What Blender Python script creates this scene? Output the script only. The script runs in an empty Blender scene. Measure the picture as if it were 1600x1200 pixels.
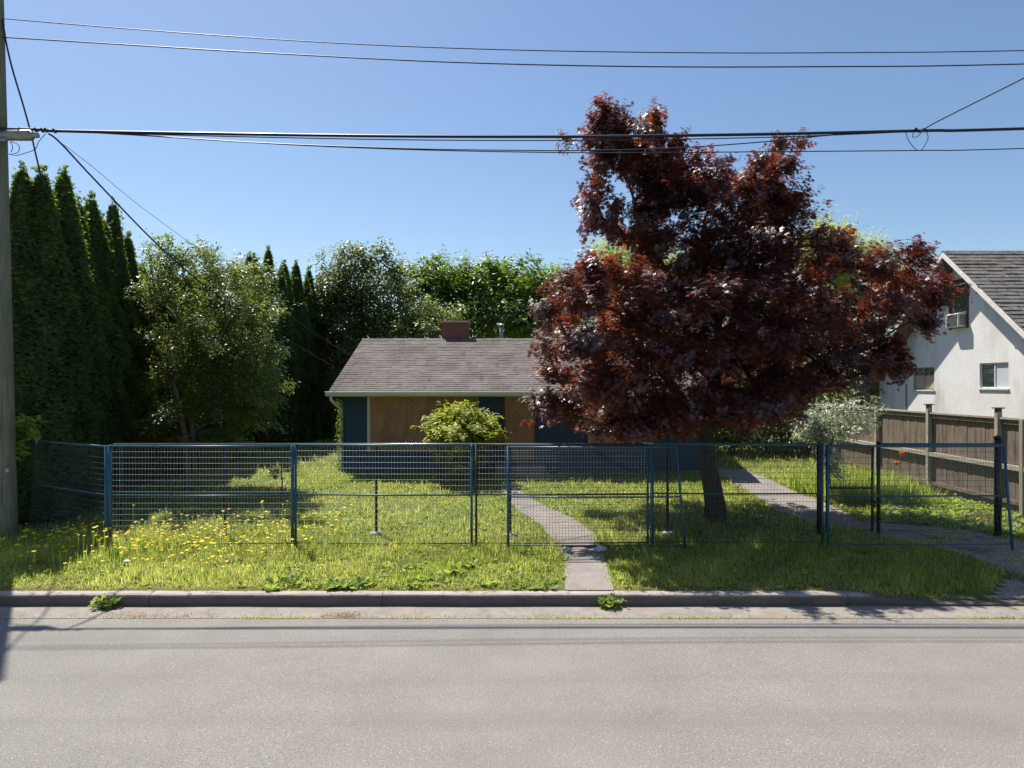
import bpy, math, random
import numpy as np
from mathutils import Vector, Matrix
from mathutils.geometry import tessellate_polygon

random.seed(7)
R = np.random.RandomState(7)
SC = bpy.context.scene
COL = SC.collection

# ------------------------------------------------------------------ camera
F = 1066.667                     # focal length in pixels of the 1600 px wide photograph
CAMZ = 2.9
cam = bpy.data.cameras.new('camera')
cam.lens = 24.0; cam.sensor_width = 36.0; cam.clip_start = 0.1; cam.clip_end = 2000
camo = bpy.data.objects.new('camera', cam); COL.objects.link(camo)
camo.location = (0, 0, CAMZ); camo.rotation_euler = (math.radians(90), 0, 0)
SC.camera = camo
# ------------------------------------------------------------------ sky, sun, exposure
SUN_EL, SUN_AZ = math.radians(59.5), math.radians(-36.9)      # azimuth measured from +Y towards +X
w = bpy.data.worlds.new('World'); SC.world = w; w.use_nodes = True
nt = w.node_tree; nt.nodes.clear()
sky = nt.nodes.new('ShaderNodeTexSky'); sky.sky_type = 'NISHITA'; sky.sun_disc = False
sky.sun_elevation = SUN_EL; sky.sun_rotation = SUN_AZ
sky.air_density = 1.0; sky.dust_density = 0.6; sky.ozone_density = 1.9
bg = nt.nodes.new('ShaderNodeBackground'); bg.inputs[1].default_value = 0.085
wo = nt.nodes.new('ShaderNodeOutputWorld')
hs = nt.nodes.new('ShaderNodeHueSaturation'); hs.inputs['Saturation'].default_value = 1.08
nt.links.new(sky.outputs[0], hs.inputs['Color']); nt.links.new(hs.outputs[0], bg.inputs[0]); nt.links.new(bg.outputs[0], wo.inputs[0])
sl = bpy.data.lights.new('sun', 'SUN'); sl.energy = 5.0; sl.angle = math.radians(0.53); sl.color = (1.0, 0.955, 0.89)
so = bpy.data.objects.new('sun', sl); COL.objects.link(so)
sdir = Vector((math.sin(SUN_AZ)*math.cos(SUN_EL), math.cos(SUN_AZ)*math.cos(SUN_EL), math.sin(SUN_EL)))
so.rotation_euler = sdir.to_track_quat('Z', 'Y').to_euler(); so.location = (0, 0, 30)
vs = SC.view_settings
vs.view_transform = 'Standard'; vs.look = 'None'; vs.gamma = 1; vs.exposure = 0.68; vs.use_curve_mapping = False
SC.render.engine = 'CYCLES'
SC.cycles.max_bounces = 8; SC.cycles.transparent_max_bounces = 8; SC.cycles.transmission_bounces = 6

# ------------------------------------------------------------------ geometry helpers
def sstep(a, b, x):
    t = np.clip((np.asarray(x, float)-a)/(b-a), 0, 1); return t*t*(3-2*t)

def gh(x, y):
    """height of the ground behind the kerb"""
    x = np.asarray(x, float); y = np.asarray(y, float)
    b = 0.14+0.033*(np.minimum(y, 20.5)-9.1)
    b = b+0.018*np.sin(x*1.1+y*.6)*np.cos(y*1.3-x*.35)*sstep(9.2, 10.2, y)+.012*np.sin(x*2.3+1)*np.sin(y*2.1)*sstep(9.2, 10.2, y)
    k = sstep(4.3, 5.6, x)*sstep(10.8, 9.2, y)
    return b*(1-k)+0.03*k

def W(px, py, d):                # a point seen at pixel px, py and d metres away
    return Vector(((px-800)/F*d, d, CAMZ-(py-600)/F*d))

def G(px, py):                   # the ground point seen at a pixel
    d = 10.0
    for _ in range(30):
        x = (px-800)/F*d
        d = .5*d+.5*(CAMZ-float(gh(x, d)))*F/(py-600)
    return ((px-800)/F*d, d)

class MB:
    def __init__(s): s.v = []; s.f = []
    def add(s, vs, fs):
        n = len(s.v); s.v += [tuple(p) for p in vs]; s.f += [tuple(i+n for i in q) for q in fs]; return s
    def box(s, x0, x1, y0, y1, z0, z1, m=None):
        vs = [Vector((x, y, z)) for z in (z0, z1) for y in (y0, y1) for x in (x0, x1)]
        if m is not None: vs = [m @ p for p in vs]
        return s.add(vs, [(0, 2, 3, 1), (4, 5, 7, 6), (0, 1, 5, 4), (2, 6, 7, 3), (0, 4, 6, 2), (1, 3, 7, 5)])
    def bbox(s, x0, x1, y0, y1, z0, z1, b=.01):       # box with chamfered edges
        xs, ys, zs = (x0, x1), (y0, y1), (z0, z1)
        import itertools
        vs = []; idx = {}
        for i, j, k in itertools.product((0, 1), repeat=3):
            for a in range(3):
                p = [xs[i], ys[j], zs[k]]
                o = [b if i == 0 else -b, b if j == 0 else -b, b if k == 0 else -b]
                for q in range(3):
                    if q != a: p[q] += o[q]
                idx[(i, j, k, a)] = len(vs); vs.append(tuple(p))
        fs = []
        for a in range(3):
            o1, o2 = [q for q in range(3) if q != a]
            for s_ in (0, 1):
                c = []
                for u, v in ((0, 0), (1, 0), (1, 1), (0, 1)):
                    k = [0, 0, 0]; k[a] = s_; k[o1] = u; k[o2] = v
                    c.append(idx[(*k, a)])
                fs.append(tuple(c) if (s_ == 1) ^ (a == 1) else tuple(c[::-1]))
        for a in range(3):
            o1, o2 = [q for q in range(3) if q != a]
            for u in (0, 1):
                for v in (0, 1):
                    k0 = [0, 0, 0]; k1 = [0, 0, 0]; k1[a] = 1
                    for k in (k0, k1): k[o1] = u; k[o2] = v
                    fs.append((idx[(*k0, o1)], idx[(*k1, o1)], idx[(*k1, o2)], idx[(*k0, o2)]))
        for i, j, k in itertools.product((0, 1), repeat=3):
            fs.append((idx[(i, j, k, 0)], idx[(i, j, k, 1)], idx[(i, j, k, 2)]))
        return s.add(vs, fs)
    def tube(s, pts, r, n=8, caps=True):
        pts = [Vector(p) for p in pts]; m = len(pts)
        if not hasattr(r, '__len__'): r = [r]*m
        base = len(s.v); prev = None
        for i, p in enumerate(pts):
            t = (pts[min(i+1, m-1)]-pts[max(i-1, 0)])
            t = t.normalized() if t.length > 1e-9 else Vector((0, 0, 1))
            if prev is None:
                a = Vector((1, 0, 0)) if abs(t.x) < .8 else Vector((0, 1, 0))
                u = t.cross(a).normalized()
            else:
                u = (prev-t*prev.dot(t)).normalized()
            prev = u; v = t.cross(u)
            for k in range(n):
                an = 2*math.pi*k/n
                s.v.append(tuple(p+(u*math.cos(an)+v*math.sin(an))*r[i]))
        for i in range(m-1):
            for k in range(n):
                a = base+i*n+k; b = base+i*n+(k+1) % n
                s.f.append((a, b, b+n, a+n))
        if caps:
            s.f.append(tuple(base+k for k in range(n))[::-1]); s.f.append(tuple(base+(m-1)*n+k for k in range(n)))
        return s

def mesh_np(name, v, f, mat, tint=None, smooth=False):
    """v (N,3); f list of (M,k) index arrays; tint per face"""
    me = bpy.data.meshes.new(name)
    if not isinstance(f, list): f = [f]
    f = [np.asarray(a, np.int32) for a in f if len(a)]
    nl = sum(a.size for a in f); nf = sum(len(a) for a in f)
    me.vertices.add(len(v)); me.vertices.foreach_set('co', np.asarray(v, np.float32).ravel())
    me.loops.add(nl); me.loops.foreach_set('vertex_index', np.concatenate([a.ravel() for a in f]))
    ls = []; st = 0
    for a in f:
        k = a.shape[1]; ls.append(st+np.arange(len(a))*k); st += a.size
    me.polygons.add(nf); me.polygons.foreach_set('loop_start', np.concatenate(ls).astype(np.int32))
    me.update(calc_edges=True)
    if tint is not None:
        at = me.attributes.new('tint', 'FLOAT', 'FACE'); at.data.foreach_set('value', np.asarray(tint, np.float32))
    if smooth: me.polygons.foreach_set('use_smooth', np.ones(nf, bool))
    me.materials.append(mat); me.validate(); return me

def mesh_mb(name, mb, mat, smooth=False, off=(0, 0, 0)):
    me = bpy.data.meshes.new(name)
    o = Vector(off)
    me.from_pydata([tuple(Vector(p)-o) for p in mb.v], [], mb.f); me.update()
    if smooth: me.polygons.foreach_set('use_smooth', [True]*len(me.polygons))
    me.materials.append(mat); return me

def tagit(o, label=None, cat=None, group=None, kind=None):
    if label: o['label'] = label
    if cat: o['category'] = cat
    if group: o['group'] = group
    if kind: o['kind'] = kind
    return o
def thing(name, label, cat, loc=(0, 0, 0), group=None):
    o = bpy.data.objects.new(name, None); COL.objects.link(o); o.location = loc; o.empty_display_size = .2
    return tagit(o, label, cat, group)
def link(name, me, parent=None, loc=(0, 0, 0)):
    o = bpy.data.objects.new(name, me); COL.objects.link(o); o.location = loc
    if parent is not None: o.parent = parent
    return o
def wloc(o):
    l = Vector(o.location)
    while o.parent is not None: o = o.parent; l = l+Vector(o.location)
    return l
def part(name, mb, mat, parent, smooth=False):        # mb holds world coordinates
    return link(name, mesh_mb(name, mb, mat, smooth, wloc(parent)), parent)
def part_np(name, v, f, mat, parent, tint=None):
    l = wloc(parent); return link(name, mesh_np(name, np.asarray(v)-np.array(l), f, mat, tint), parent)
def struct(name, me): o = link(name, me); o['kind'] = 'structure'; return o

# ------------------------------------------------------------------ materials
def mat(name, col, rough=.8, spec=.3, metal=0, bump=0, scale=8, col2=None, detail=6, coords='Object', stretch=None, lo=.35, hi=.65, bscale=None):
    m = bpy.data.materials.new(name); m.use_nodes = True; n = m.node_tree.nodes; L = m.node_tree.links
    b = n['Principled BSDF']; b.inputs['Base Color'].default_value = (*col, 1); b.inputs['Roughness'].default_value = rough
    b.inputs['Specular IOR Level'].default_value = spec; b.inputs['Metallic'].default_value = metal
    tc = n.new('ShaderNodeTexCoord'); mp = n.new('ShaderNodeMapping'); L.new(tc.outputs[coords], mp.inputs[0])
    if stretch: mp.inputs['Scale'].default_value = stretch
    nz = n.new('ShaderNodeTexNoise'); nz.inputs['Scale'].default_value = scale; nz.inputs['Detail'].default_value = detail
    nz.inputs['Roughness'].default_value = .65
    L.new(mp.outputs[0], nz.inputs[0])
    if col2 is not None:
        r = n.new('ShaderNodeValToRGB'); r.color_ramp.elements[0].position = lo; r.color_ramp.elements[1].position = hi
        r.color_ramp.elements[0].color = (*col, 1); r.color_ramp.elements[1].color = (*col2, 1)
        L.new(nz.outputs[0], r.inputs[0]); L.new(r.outputs[0], b.inputs['Base Color'])
    if bump:
        bp = n.new('ShaderNodeBump'); bp.inputs['Strength'].default_value = bump; bp.inputs['Distance'].default_value = .01
        src = nz
        if bscale:
            src = n.new('ShaderNodeTexNoise'); src.inputs['Scale'].default_value = bscale; src.inputs['Detail'].default_value = 4
            L.new(mp.outputs[0], src.inputs[0])
        L.new(src.outputs[0], bp.inputs['Height']); L.new(bp.outputs[0], b.inputs['Normal'])
    m['nz'] = nz.name
    return m

def mixin(m, col, scale, lo, hi, detail=4, stretch=None, coords='Object', amount=1.0, rough=None):
    """blend another noise-masked colour over a material's base colour (stains, specks, wear)"""
    n = m.node_tree.nodes; L = m.node_tree.links; b = n['Principled BSDF']
    tc = n.new('ShaderNodeTexCoord'); mp = n.new('ShaderNodeMapping'); L.new(tc.outputs[coords], mp.inputs[0])
    if stretch: mp.inputs['Scale'].default_value = stretch
    nz = n.new('ShaderNodeTexNoise'); nz.inputs['Scale'].default_value = scale; nz.inputs['Detail'].default_value = detail
    L.new(mp.outputs[0], nz.inputs[0])
    mr = n.new('ShaderNodeMapRange'); mr.inputs[1].default_value = lo; mr.inputs[2].default_value = hi
    mr.inputs[3].default_value = 0; mr.inputs[4].default_value = amount
    L.new(nz.outputs[0], mr.inputs[0])
    mx = n.new('ShaderNodeMix'); mx.data_type = 'RGBA'
    L.new(mr.outputs[0], mx.inputs[0])
    bc = b.inputs['Base Color']
    if bc.is_linked: L.new(bc.links[0].from_socket, mx.inputs[6])
    else: mx.inputs[6].default_value = bc.default_value
    mx.inputs[7].default_value = (*col, 1); L.new(mx.outputs[2], bc)
    return m

def leafmat(name, c1, c2, tr1, tr2, fac=.35, rough=.5, spec=.5):
    m = bpy.data.materials.new(name); m.use_nodes = True; n = m.node_tree.nodes; L = m.node_tree.links
    b = n['Principled BSDF']; out = n['Material Output']
    a = n.new('ShaderNodeAttribute'); a.attribute_name = 'tint'
    r = n.new('ShaderNodeMix'); r.data_type = 'RGBA'; r.inputs[6].default_value = (*c1, 1); r.inputs[7].default_value = (*c2, 1)
    t = n.new('ShaderNodeMix'); t.data_type = 'RGBA'; t.inputs[6].default_value = (*tr1, 1); t.inputs[7].default_value = (*tr2, 1)
    L.new(a.outputs['Fac'], r.inputs[0]); L.new(a.outputs['Fac'], t.inputs[0])
    L.new(r.outputs[2], b.inputs['Base Color']); b.inputs['Roughness'].default_value = rough; b.inputs['Specular IOR Level'].default_value = spec
    tl = n.new('ShaderNodeBsdfTranslucent'); L.new(t.outputs[2], tl.inputs[0])
    mx = n.new('ShaderNodeMixShader'); mx.inputs[0].default_value = fac
    L.new(b.outputs[0], mx.inputs[1]); L.new(tl.outputs[0], mx.inputs[2]); L.new(mx.outputs[0], out.inputs[0])
    return m

M = {}
M['asphalt'] = mat('asphalt', (.200, .184, .164), .85, .25, col2=(.245, .227, .205), scale=1.1, detail=8, bump=.5, bscale=160, lo=.3, hi=.7)
mixin(M['asphalt'], (.09, .082, .074), 70, .50, .68, 4, amount=.75)
mixin(M['asphalt'], (.46, .43, .38), 55, .62, .70, 3, amount=.8)
mixin(M['asphalt'], (.145, .132, .115), 1.0, .50, .70, 5, stretch=(.06, 1.6, 1), amount=.35)
mixin(M['asphalt'], (.29, .265, .235), .5, .55, .75, 7, stretch=(.5, 1.8, 1), amount=.25)
M['concrete'] = mat('concrete', (.22, .19, .168), .85, .25, col2=(.30, .265, .238), scale=2.5, detail=8, bump=.5, bscale=90)
mixin(M['concrete'], (.16, .14, .12), 60, .6, .72, 3, amount=.7)
mixin(M['concrete'], (.20, .17, .13), 1.7, .55, .7, 6, amount=.6)
M['kerb'] = mat('kerb_concrete', (.31, .27, .235), .9, .2, col2=(.41, .365, .325), scale=3, detail=8, bump=.6, bscale=70)
mixin(M['kerb'], (.15, .13, .12), 50, .58, .7, 3, amount=.7)
def face_shade(m, z0, z1, col, amount):
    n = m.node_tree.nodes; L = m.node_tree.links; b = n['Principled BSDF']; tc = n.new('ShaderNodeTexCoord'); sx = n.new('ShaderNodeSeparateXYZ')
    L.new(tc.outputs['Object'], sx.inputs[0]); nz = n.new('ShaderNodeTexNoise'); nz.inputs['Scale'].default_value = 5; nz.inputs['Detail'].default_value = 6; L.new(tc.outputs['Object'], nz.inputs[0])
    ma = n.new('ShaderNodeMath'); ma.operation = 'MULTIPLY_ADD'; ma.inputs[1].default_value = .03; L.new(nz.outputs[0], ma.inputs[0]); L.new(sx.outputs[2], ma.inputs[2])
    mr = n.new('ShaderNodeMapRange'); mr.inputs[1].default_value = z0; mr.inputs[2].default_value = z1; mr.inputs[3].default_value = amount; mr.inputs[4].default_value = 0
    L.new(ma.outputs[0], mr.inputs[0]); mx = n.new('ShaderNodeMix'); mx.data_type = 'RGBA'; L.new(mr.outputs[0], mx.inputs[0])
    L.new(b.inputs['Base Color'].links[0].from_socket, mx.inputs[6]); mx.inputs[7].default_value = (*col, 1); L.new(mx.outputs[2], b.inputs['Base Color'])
face_shade(M['kerb'], .118, .148, (.060, .050, .042), .80)  # shade of the kerb's street face painted in, dark below the top edge
mixin(M['kerb'], (.13, .11, .09), 9, .56, .66, 6, stretch=(1, 1, .5), amount=.8)
M['gutter'] = mat('gutter_concrete', (.21, .185, .16), .9, .2, col2=(.29, .262, .23), scale=4, detail=8, bump=.6, bscale=80)
mixin(M['gutter'], (.30, .19, .12), 2.2, .56, .68, 5, stretch=(.5, 3, 1), amount=.6)
M['gravel'] = mat('gravel_drive', (.19, .15, .11), .95, .15, col2=(.36, .31, .25), scale=14, detail=8, bump=1, bscale=60)
mixin(M['gravel'], (.36, .33, .29), 40, .6, .7, 3)
mixin(M['gravel'], (.10, .095, .045), 1.3, .5, .62, 5)
M['soil'] = mat('lawn_soil', (.085, .105, .022), 1, .1, col2=(.16, .16, .045), scale=3, detail=9, bump=1, bscale=40)
mixin(M['soil'], (.20, .15, .09), 5, .6, .72, 5, amount=.7)
M['far_ground'] = mat('far_ground', (.06, .075, .025), 1, .1, col2=(.10, .10, .04), scale=.4, detail=6)
M['navy'] = mat('navy_siding', (.022, .050, .088), .55, .4, col2=(.030, .062, .105), scale=2, detail=6, bump=.1, bscale=60, stretch=(1, 1, 8))
M['ply'] = mat('plywood', (.33, .17, .085), .75, .25, col2=(.44, .25, .135), scale=5, detail=8, stretch=(3, 1, .35), bump=.2)
mixin(M['ply'], (.10, .05, .03), 16, .70, .74, 1, stretch=(1, 1, .7))
mixin(M['ply'], (.24, .12, .07), 1.5, .5, .66, 5, amount=.6)
M['trim'] = mat('cream_trim', (.55, .56, .47), .6, .4, col2=(.62, .63, .54), scale=4)
M['brick'] = mat('chimney_brick', (.20, .075, .052), .9, .2, col2=(.30, .11, .075), scale=6, detail=6, bump=.4, bscale=60)
M['mortar'] = mat('mortar', (.30, .25, .22), .95, .1)
M['shingle'] = mat('roof_shingle', (.132, .113, .101), .9, .2, col2=(.192, .168, .153), scale=1.4, detail=9, bump=.5, bscale=120)
mixin(M['shingle'], (.105, .082, .070), 1.1, .48, .68, 8, stretch=(1, .6, .6), amount=.7)
mixin(M['shingle'], (.085, .068, .060), 3.4, .56, .72, 7, stretch=(1, .35, .35), amount=.75)
mixin(M['shingle'], (.03, .025, .022), 9, .70, .73, 3, amount=.9)
M['shingle_dark'] = mat('weathered_roof', (.115, .105, .092), .9, .2, col2=(.205, .19, .17), scale=3, detail=9, bump=.5, bscale=90)
mixin(M['shingle_dark'], (.06, .055, .05), 7, .55, .66, 6, amount=.8)
M['stucco'] = mat('white_stucco', (.74, .71, .66), .9, .2, col2=(.82, .80, .76), scale=1.3, detail=8, bump=.8, bscale=28)
mixin(M['stucco'], (.46, .41, .36), .9, .54, .72, 7, stretch=(1, 1.6, .45), amount=.55)
mixin(M['stucco'], (.40, .31, .24), 2.2, .62, .74, 6, stretch=(1, 1.5, .3), amount=.5)
M['bargeboard'] = mat('peeling_bargeboard', (.70, .62, .58), .8, .3, col2=(.80, .77, .74), scale=9, detail=6)
mixin(M['bargeboard'], (.36, .24, .18), 11, .66, .70, 3, amount=.8)
M['brownwood'] = mat('brown_wood', (.10, .055, .045), .8, .2, col2=(.15, .085, .07), scale=8)
M['fencewood'] = mat('grey_fence_wood', (.14, .108, .080), .9, .15, col2=(.255, .20, .155), scale=6, detail=9, stretch=(6, 6, .5), bump=.4)
mixin(M['fencewood'], (.09, .07, .055), 2.2, .52, .68, 6, stretch=(5, 5, .6), amount=.8)
M['railwood'] = mat('grey_rail_wood', (.30, .26, .215), .9, .15, col2=(.44, .39, .33), scale=8, detail=8, stretch=(3, .7, 3), bump=.3)
M['postwood'] = mat('olive_post_wood', (.27, .23, .15), .9, .15, col2=(.38, .34, .25), scale=8, detail=8, stretch=(5, 5, .5), bump=.3)
M['pole'] = mat('utility_pole_wood', (.135, .14, .095), .9, .15, col2=(.235, .225, .165), scale=9, detail=9, stretch=(4, 4, .16), bump=.6)
mixin(M['pole'], (.06, .062, .045), 12, .6, .68, 6, stretch=(3, 3, .07), amount=.9)
mixin(M['pole'], (.10, .135, .07), 1.2, .5, .66, 5, amount=.6)
M['bluesteel'] = mat('blue_fence_paint', (.018, .075, .125), .42, .5, col2=(.026, .10, .155), scale=9)
mixin(M['bluesteel'], (.13, .055, .03), 16, .67, .72, 4)
M['greensteel'] = mat('teal_fence_paint', (.018, .068, .088), .45, .5, col2=(.026, .095, .110), scale=9)
mixin(M['greensteel'], (.13, .055, .03), 14, .65, .71, 4)
M['ruststeel'] = mat('dark_rusty_steel', (.035, .024, .022), .6, .4, col2=(.10, .045, .028), scale=7, lo=.45, hi=.7)
M['mesh_light'] = mat('galvanised_wire', (.42, .47, .50), .35, .6, metal=.5)
M['mesh_dark'] = mat('dull_wire', (.10, .13, .15), .45, .5, metal=.4)
M['black'] = mat('black_coated_steel', (.012, .013, .016), .4, .5)
M['blackwire'] = mat('black_coated_wire', (.028, .033, .040), .4, .5)
M['railgrey'] = mat('grey_top_rail', (.16, .17, .20), .25, .6, metal=.6)
M['cable'] = mat('black_cable', (.010, .010, .022), .5, .4)
M['cable_grey'] = mat('grey_cable', (.10, .10, .11), .5, .4)
M['steel'] = mat('dull_aluminium', (.34, .35, .35), .45, .5, metal=.5, col2=(.22, .21, .20), scale=12)
M['glass'] = mat('window_glass', (.03, .045, .045), .06, .8)
M['greenglass'] = mat('green_window_glass', (.012, .05, .035), .08, .8)
M['blind'] = mat('tan_blind', (.50, .40, .26), .8, .2)
M['curtain'] = mat('pale_curtain', (.52, .55, .57), .7, .3)
M['white'] = mat('white_frame', (.74, .74, .72), .5, .4, col2=(.62, .62, .60), scale=8)
M['acdark'] = mat('ac_grille_dark', (.09, .085, .08), .6, .3)
M['bark'] = mat('maple_bark', (.045, .035, .028), .95, .15, col2=(.10, .082, .066), scale=7, detail=9, stretch=(4, 4, .6), bump=.9)
M['barkpale'] = mat('pale_bark', (.16, .13, .11), .95, .15, col2=(.26, .22, .18), scale=7, detail=9, stretch=(4, 4, .6), bump=.6)
M['stone'] = mat('pale_stone', (.40, .38, .35), .9, .2, col2=(.56, .54, .50), scale=9, bump=.6)
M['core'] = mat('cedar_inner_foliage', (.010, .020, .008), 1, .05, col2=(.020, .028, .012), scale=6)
M['yellow'] = leafmat('yellow_petals', (.88, .74, .015), (.85, .64, .01), (.98, .85, .02), (.95, .78, .02), .35, .6, .3)
M['orange'] = leafmat('orange_petals', (.75, .18, .02), (.65, .12, .01), (.9, .25, .02), (.9, .25, .02), .4, .5, .3)
M['maple'] = leafmat('maple_leaf', (.017, .008, .008), (.165, .064, .052), (.10, .012, .010), (.68, .15, .050), .31, .46, 1.0)
M['cedar'] = leafmat('cedar_spray', (.030, .070, .024), (.065, .110, .030), (.10, .21, .022), (.38, .48, .05), .40, .55, .4)
M['olive'] = leafmat('olive_leaf', (.050, .088, .022), (.115, .15, .038), (.18, .31, .04), (.46, .52, .11), .38, .42, .5)
M['darkleaf'] = leafmat('dark_leaf', (.045, .072, .028), (.095, .120, .045), (.15, .24, .05), (.38, .44, .10), .38, .42, .5)
M['bigleaf'] = leafmat('fresh_leaf', (.045, .090, .018), (.085, .135, .026), (.17, .34, .03), (.38, .52, .06), .40, .42, .5)
M['willow'] = leafmat('willow_leaf', (.12, .16, .04), (.19, .22, .06), (.48, .60, .12), (.68, .72, .18), .5, .55, .35)
M['rhodo'] = leafmat('rhododendron_leaf', (.10, .15, .020), (.42, .42, .055), (.38, .50, .03), (.88, .86, .10), .40, .5, .35)
M['pale'] = leafmat('pale_flowering_leaf', (.12, .18, .07), (.72, .74, .62), (.25, .36, .10), (.7, .72, .55), .3, .4, .5)
M['grass'] = leafmat('grass_blade', (.095, .155, .022), (.38, .36, .11), (.42, .60, .05), (.96, .94, .28), .56, .5, .35)
M['straw'] = leafmat('dry_grass', (.24, .17, .08), (.38, .29, .15), (.4, .3, .14), (.5, .4, .2), .35, .6, .25)
M['weed'] = leafmat('broad_weed_leaf', (.085, .15, .025), (.20, .26, .05), (.34, .50, .05), (.62, .70, .12), .45, .5, .35)

# ------------------------------------------------------------------ leaves
def tmpl(kind):
    if kind == 'oval':
        v = [(0, 0, 0), (.26, .32, .07), (.22, .68, .06), (0, 1, 0), (-.22, .68, .06), (-.26, .32, .07)]
        return np.array(v), np.array([(0, 1, 2, 3), (0, 3, 4, 5)])
    if kind == 'long':
        v = [(0, 0, 0), (.12, .4, .03), (0, 1, -.06), (-.12, .4, .03)]
        return np.array(v), np.array([(0, 1, 2, 3)])
    if kind == 'spray':
        v = [(0, 0, 0), (.14, .5, .02), (0, 1, 0), (-.14, .5, .02), (.1, .2, 0), (.52, .55, .05), (.42, .85, .02), (.06, .5, 0), (-.1, .2, 0), (-.52, .55, .05), (-.42, .85, .02), (-.06, .5, 0)]
        return np.array(v), np.array([(0, 1, 2, 3), (4, 5, 6, 7), (8, 11, 10, 9)])
    if kind == 'maple':
        v = [(0, .1, 0)]; f = []
        for k, (a, l) in enumerate([(0, .95), (48, .82), (-48, .82), (98, .55), (-98, .55)]):
            a = math.radians(a); t = (math.sin(a)*l, .15+math.cos(a)*l, -.10*l)
            wv = .17
            p1 = (math.sin(a+.38)*l*.48, .12+math.cos(a+.38)*l*.48, .02); p2 = (math.sin(a-.38)*l*.48, .12+math.cos(a-.38)*l*.48, .02)
            i = len(v); v += [p1, t, p2]; f.append((0, i+2, i+1, i))
        return np.array(v), np.array(f)
T = {k: tmpl(k) for k in ('oval', 'long', 'spray', 'maple')}

def unit(a): return a/(np.linalg.norm(a, axis=1, keepdims=True)+1e-9)
def place(pos, nrm, tip, size, kind, tint, sx=1.0):
    tv, tf = T[kind]; n = len(pos)
    nrm = unit(nrm); tip = unit(tip-nrm*np.sum(tip*nrm, 1, keepdims=True)); side = np.cross(tip, nrm)
    s = np.asarray(size).reshape(-1, 1, 1)*np.ones((n, 1, 1))
    v = pos[:, None, :]+s*(tv[None, :, 0:1]*sx*side[:, None, :]+tv[None, :, 1:2]*tip[:, None, :]+tv[None, :, 2:3]*nrm[:, None, :])
    f = tf[None]+(np.arange(n)*len(tv))[:, None, None]
    return v.reshape(-1, 3), f.reshape(-1, tf.shape[1]), np.repeat(tint, len(tf))

def crown_leaves(puffs, nshoot, per, L, spread, size, kind, up=.8, bias=-.45, droop=.3, rs=R, inner=.45, shellpow=1.0, sx=1.0, lobe=.30, per_lobe=9, out=.6, wpow=.85):
    P = np.array(puffs, float)
    wgt = (P[:, 3]*P[:, 5]+P[:, 3]*P[:, 4])**wpow; wgt /= wgt.sum()
    i = rs.choice(len(P), nshoot, p=wgt)
    z = rs.uniform(bias, 1, nshoot); a = rs.uniform(0, 2*np.pi, nshoot); c = np.sqrt(1-z*z)
    d = np.stack([c*np.cos(a), c*np.sin(a), z], 1)
    rad = (inner+(1-inner)*rs.uniform(0, 1, nshoot)**shellpow)[:, None]
    # shoots gather in clumps on the puffs, with gaps between them
    nl = max(4, nshoot//per_lobe); li = rs.randint(0, nl, nshoot); i = i[li % nshoot][:nshoot] if False else i
    lob_i = rs.choice(len(P), nl, p=wgt); lz = rs.uniform(bias, 1, nl); la = rs.uniform(0, 2*np.pi, nl); lc = np.sqrt(1-lz*lz)
    ld = np.stack([lc*np.cos(la), lc*np.sin(la), lz], 1); lr = inner+(1.12-inner)*rs.uniform(0, 1, nl)**shellpow
    i = lob_i[li]
    d = unit(ld[li]*lr[li][:, None]+rs.normal(0, lobe, (nshoot, 3))*.9+1e-6)
    start = P[i, :3]+(ld[li]*lr[li][:, None]+rs.normal(0, lobe, (nshoot, 3)))*P[i, 3:6]*.86
    sd = unit(d*.8+np.array([0, 0, .35])+rs.normal(0, .35, (nshoot, 3)))
    Ls = L*rs.uniform(.5, 1.3, nshoot)
    t = rs.uniform(0, 1, (nshoot, per))
    pos = start[:, None]+sd[:, None]*(Ls[:, None]*t)[..., None]+rs.normal(0, 1, (nshoot, per, 3))*spread*(1.1-.7*t)[..., None]
    nr = np.array([0, 0, up])+(rs.normal(0, .30, (nl, 3))[li])[:, None]+rs.normal(0, .30, (nshoot, per, 3))+sd[:, None]*out
    tp = sd[:, None]+rs.normal(0, .6, (nshoot, per, 3))-np.array([0, 0, droop])
    shoot_t = np.clip(rs.uniform(0, 1, nl)[li]+rs.normal(0, .15, nshoot), 0, 1)
    tint = np.clip(.55*shoot_t[:, None]+.45*rs.uniform(0, 1, (nshoot, per)), 0, 1)
    s = size*rs.uniform(.65, 1.25, nshoot*per)
    v, f, tt = place(pos.reshape(-1, 3), nr.reshape(-1, 3), tp.reshape(-1, 3), s, kind, tint.ravel(), sx)
    return v, f, tt, start, start+sd*Ls[:, None]*.9

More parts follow.
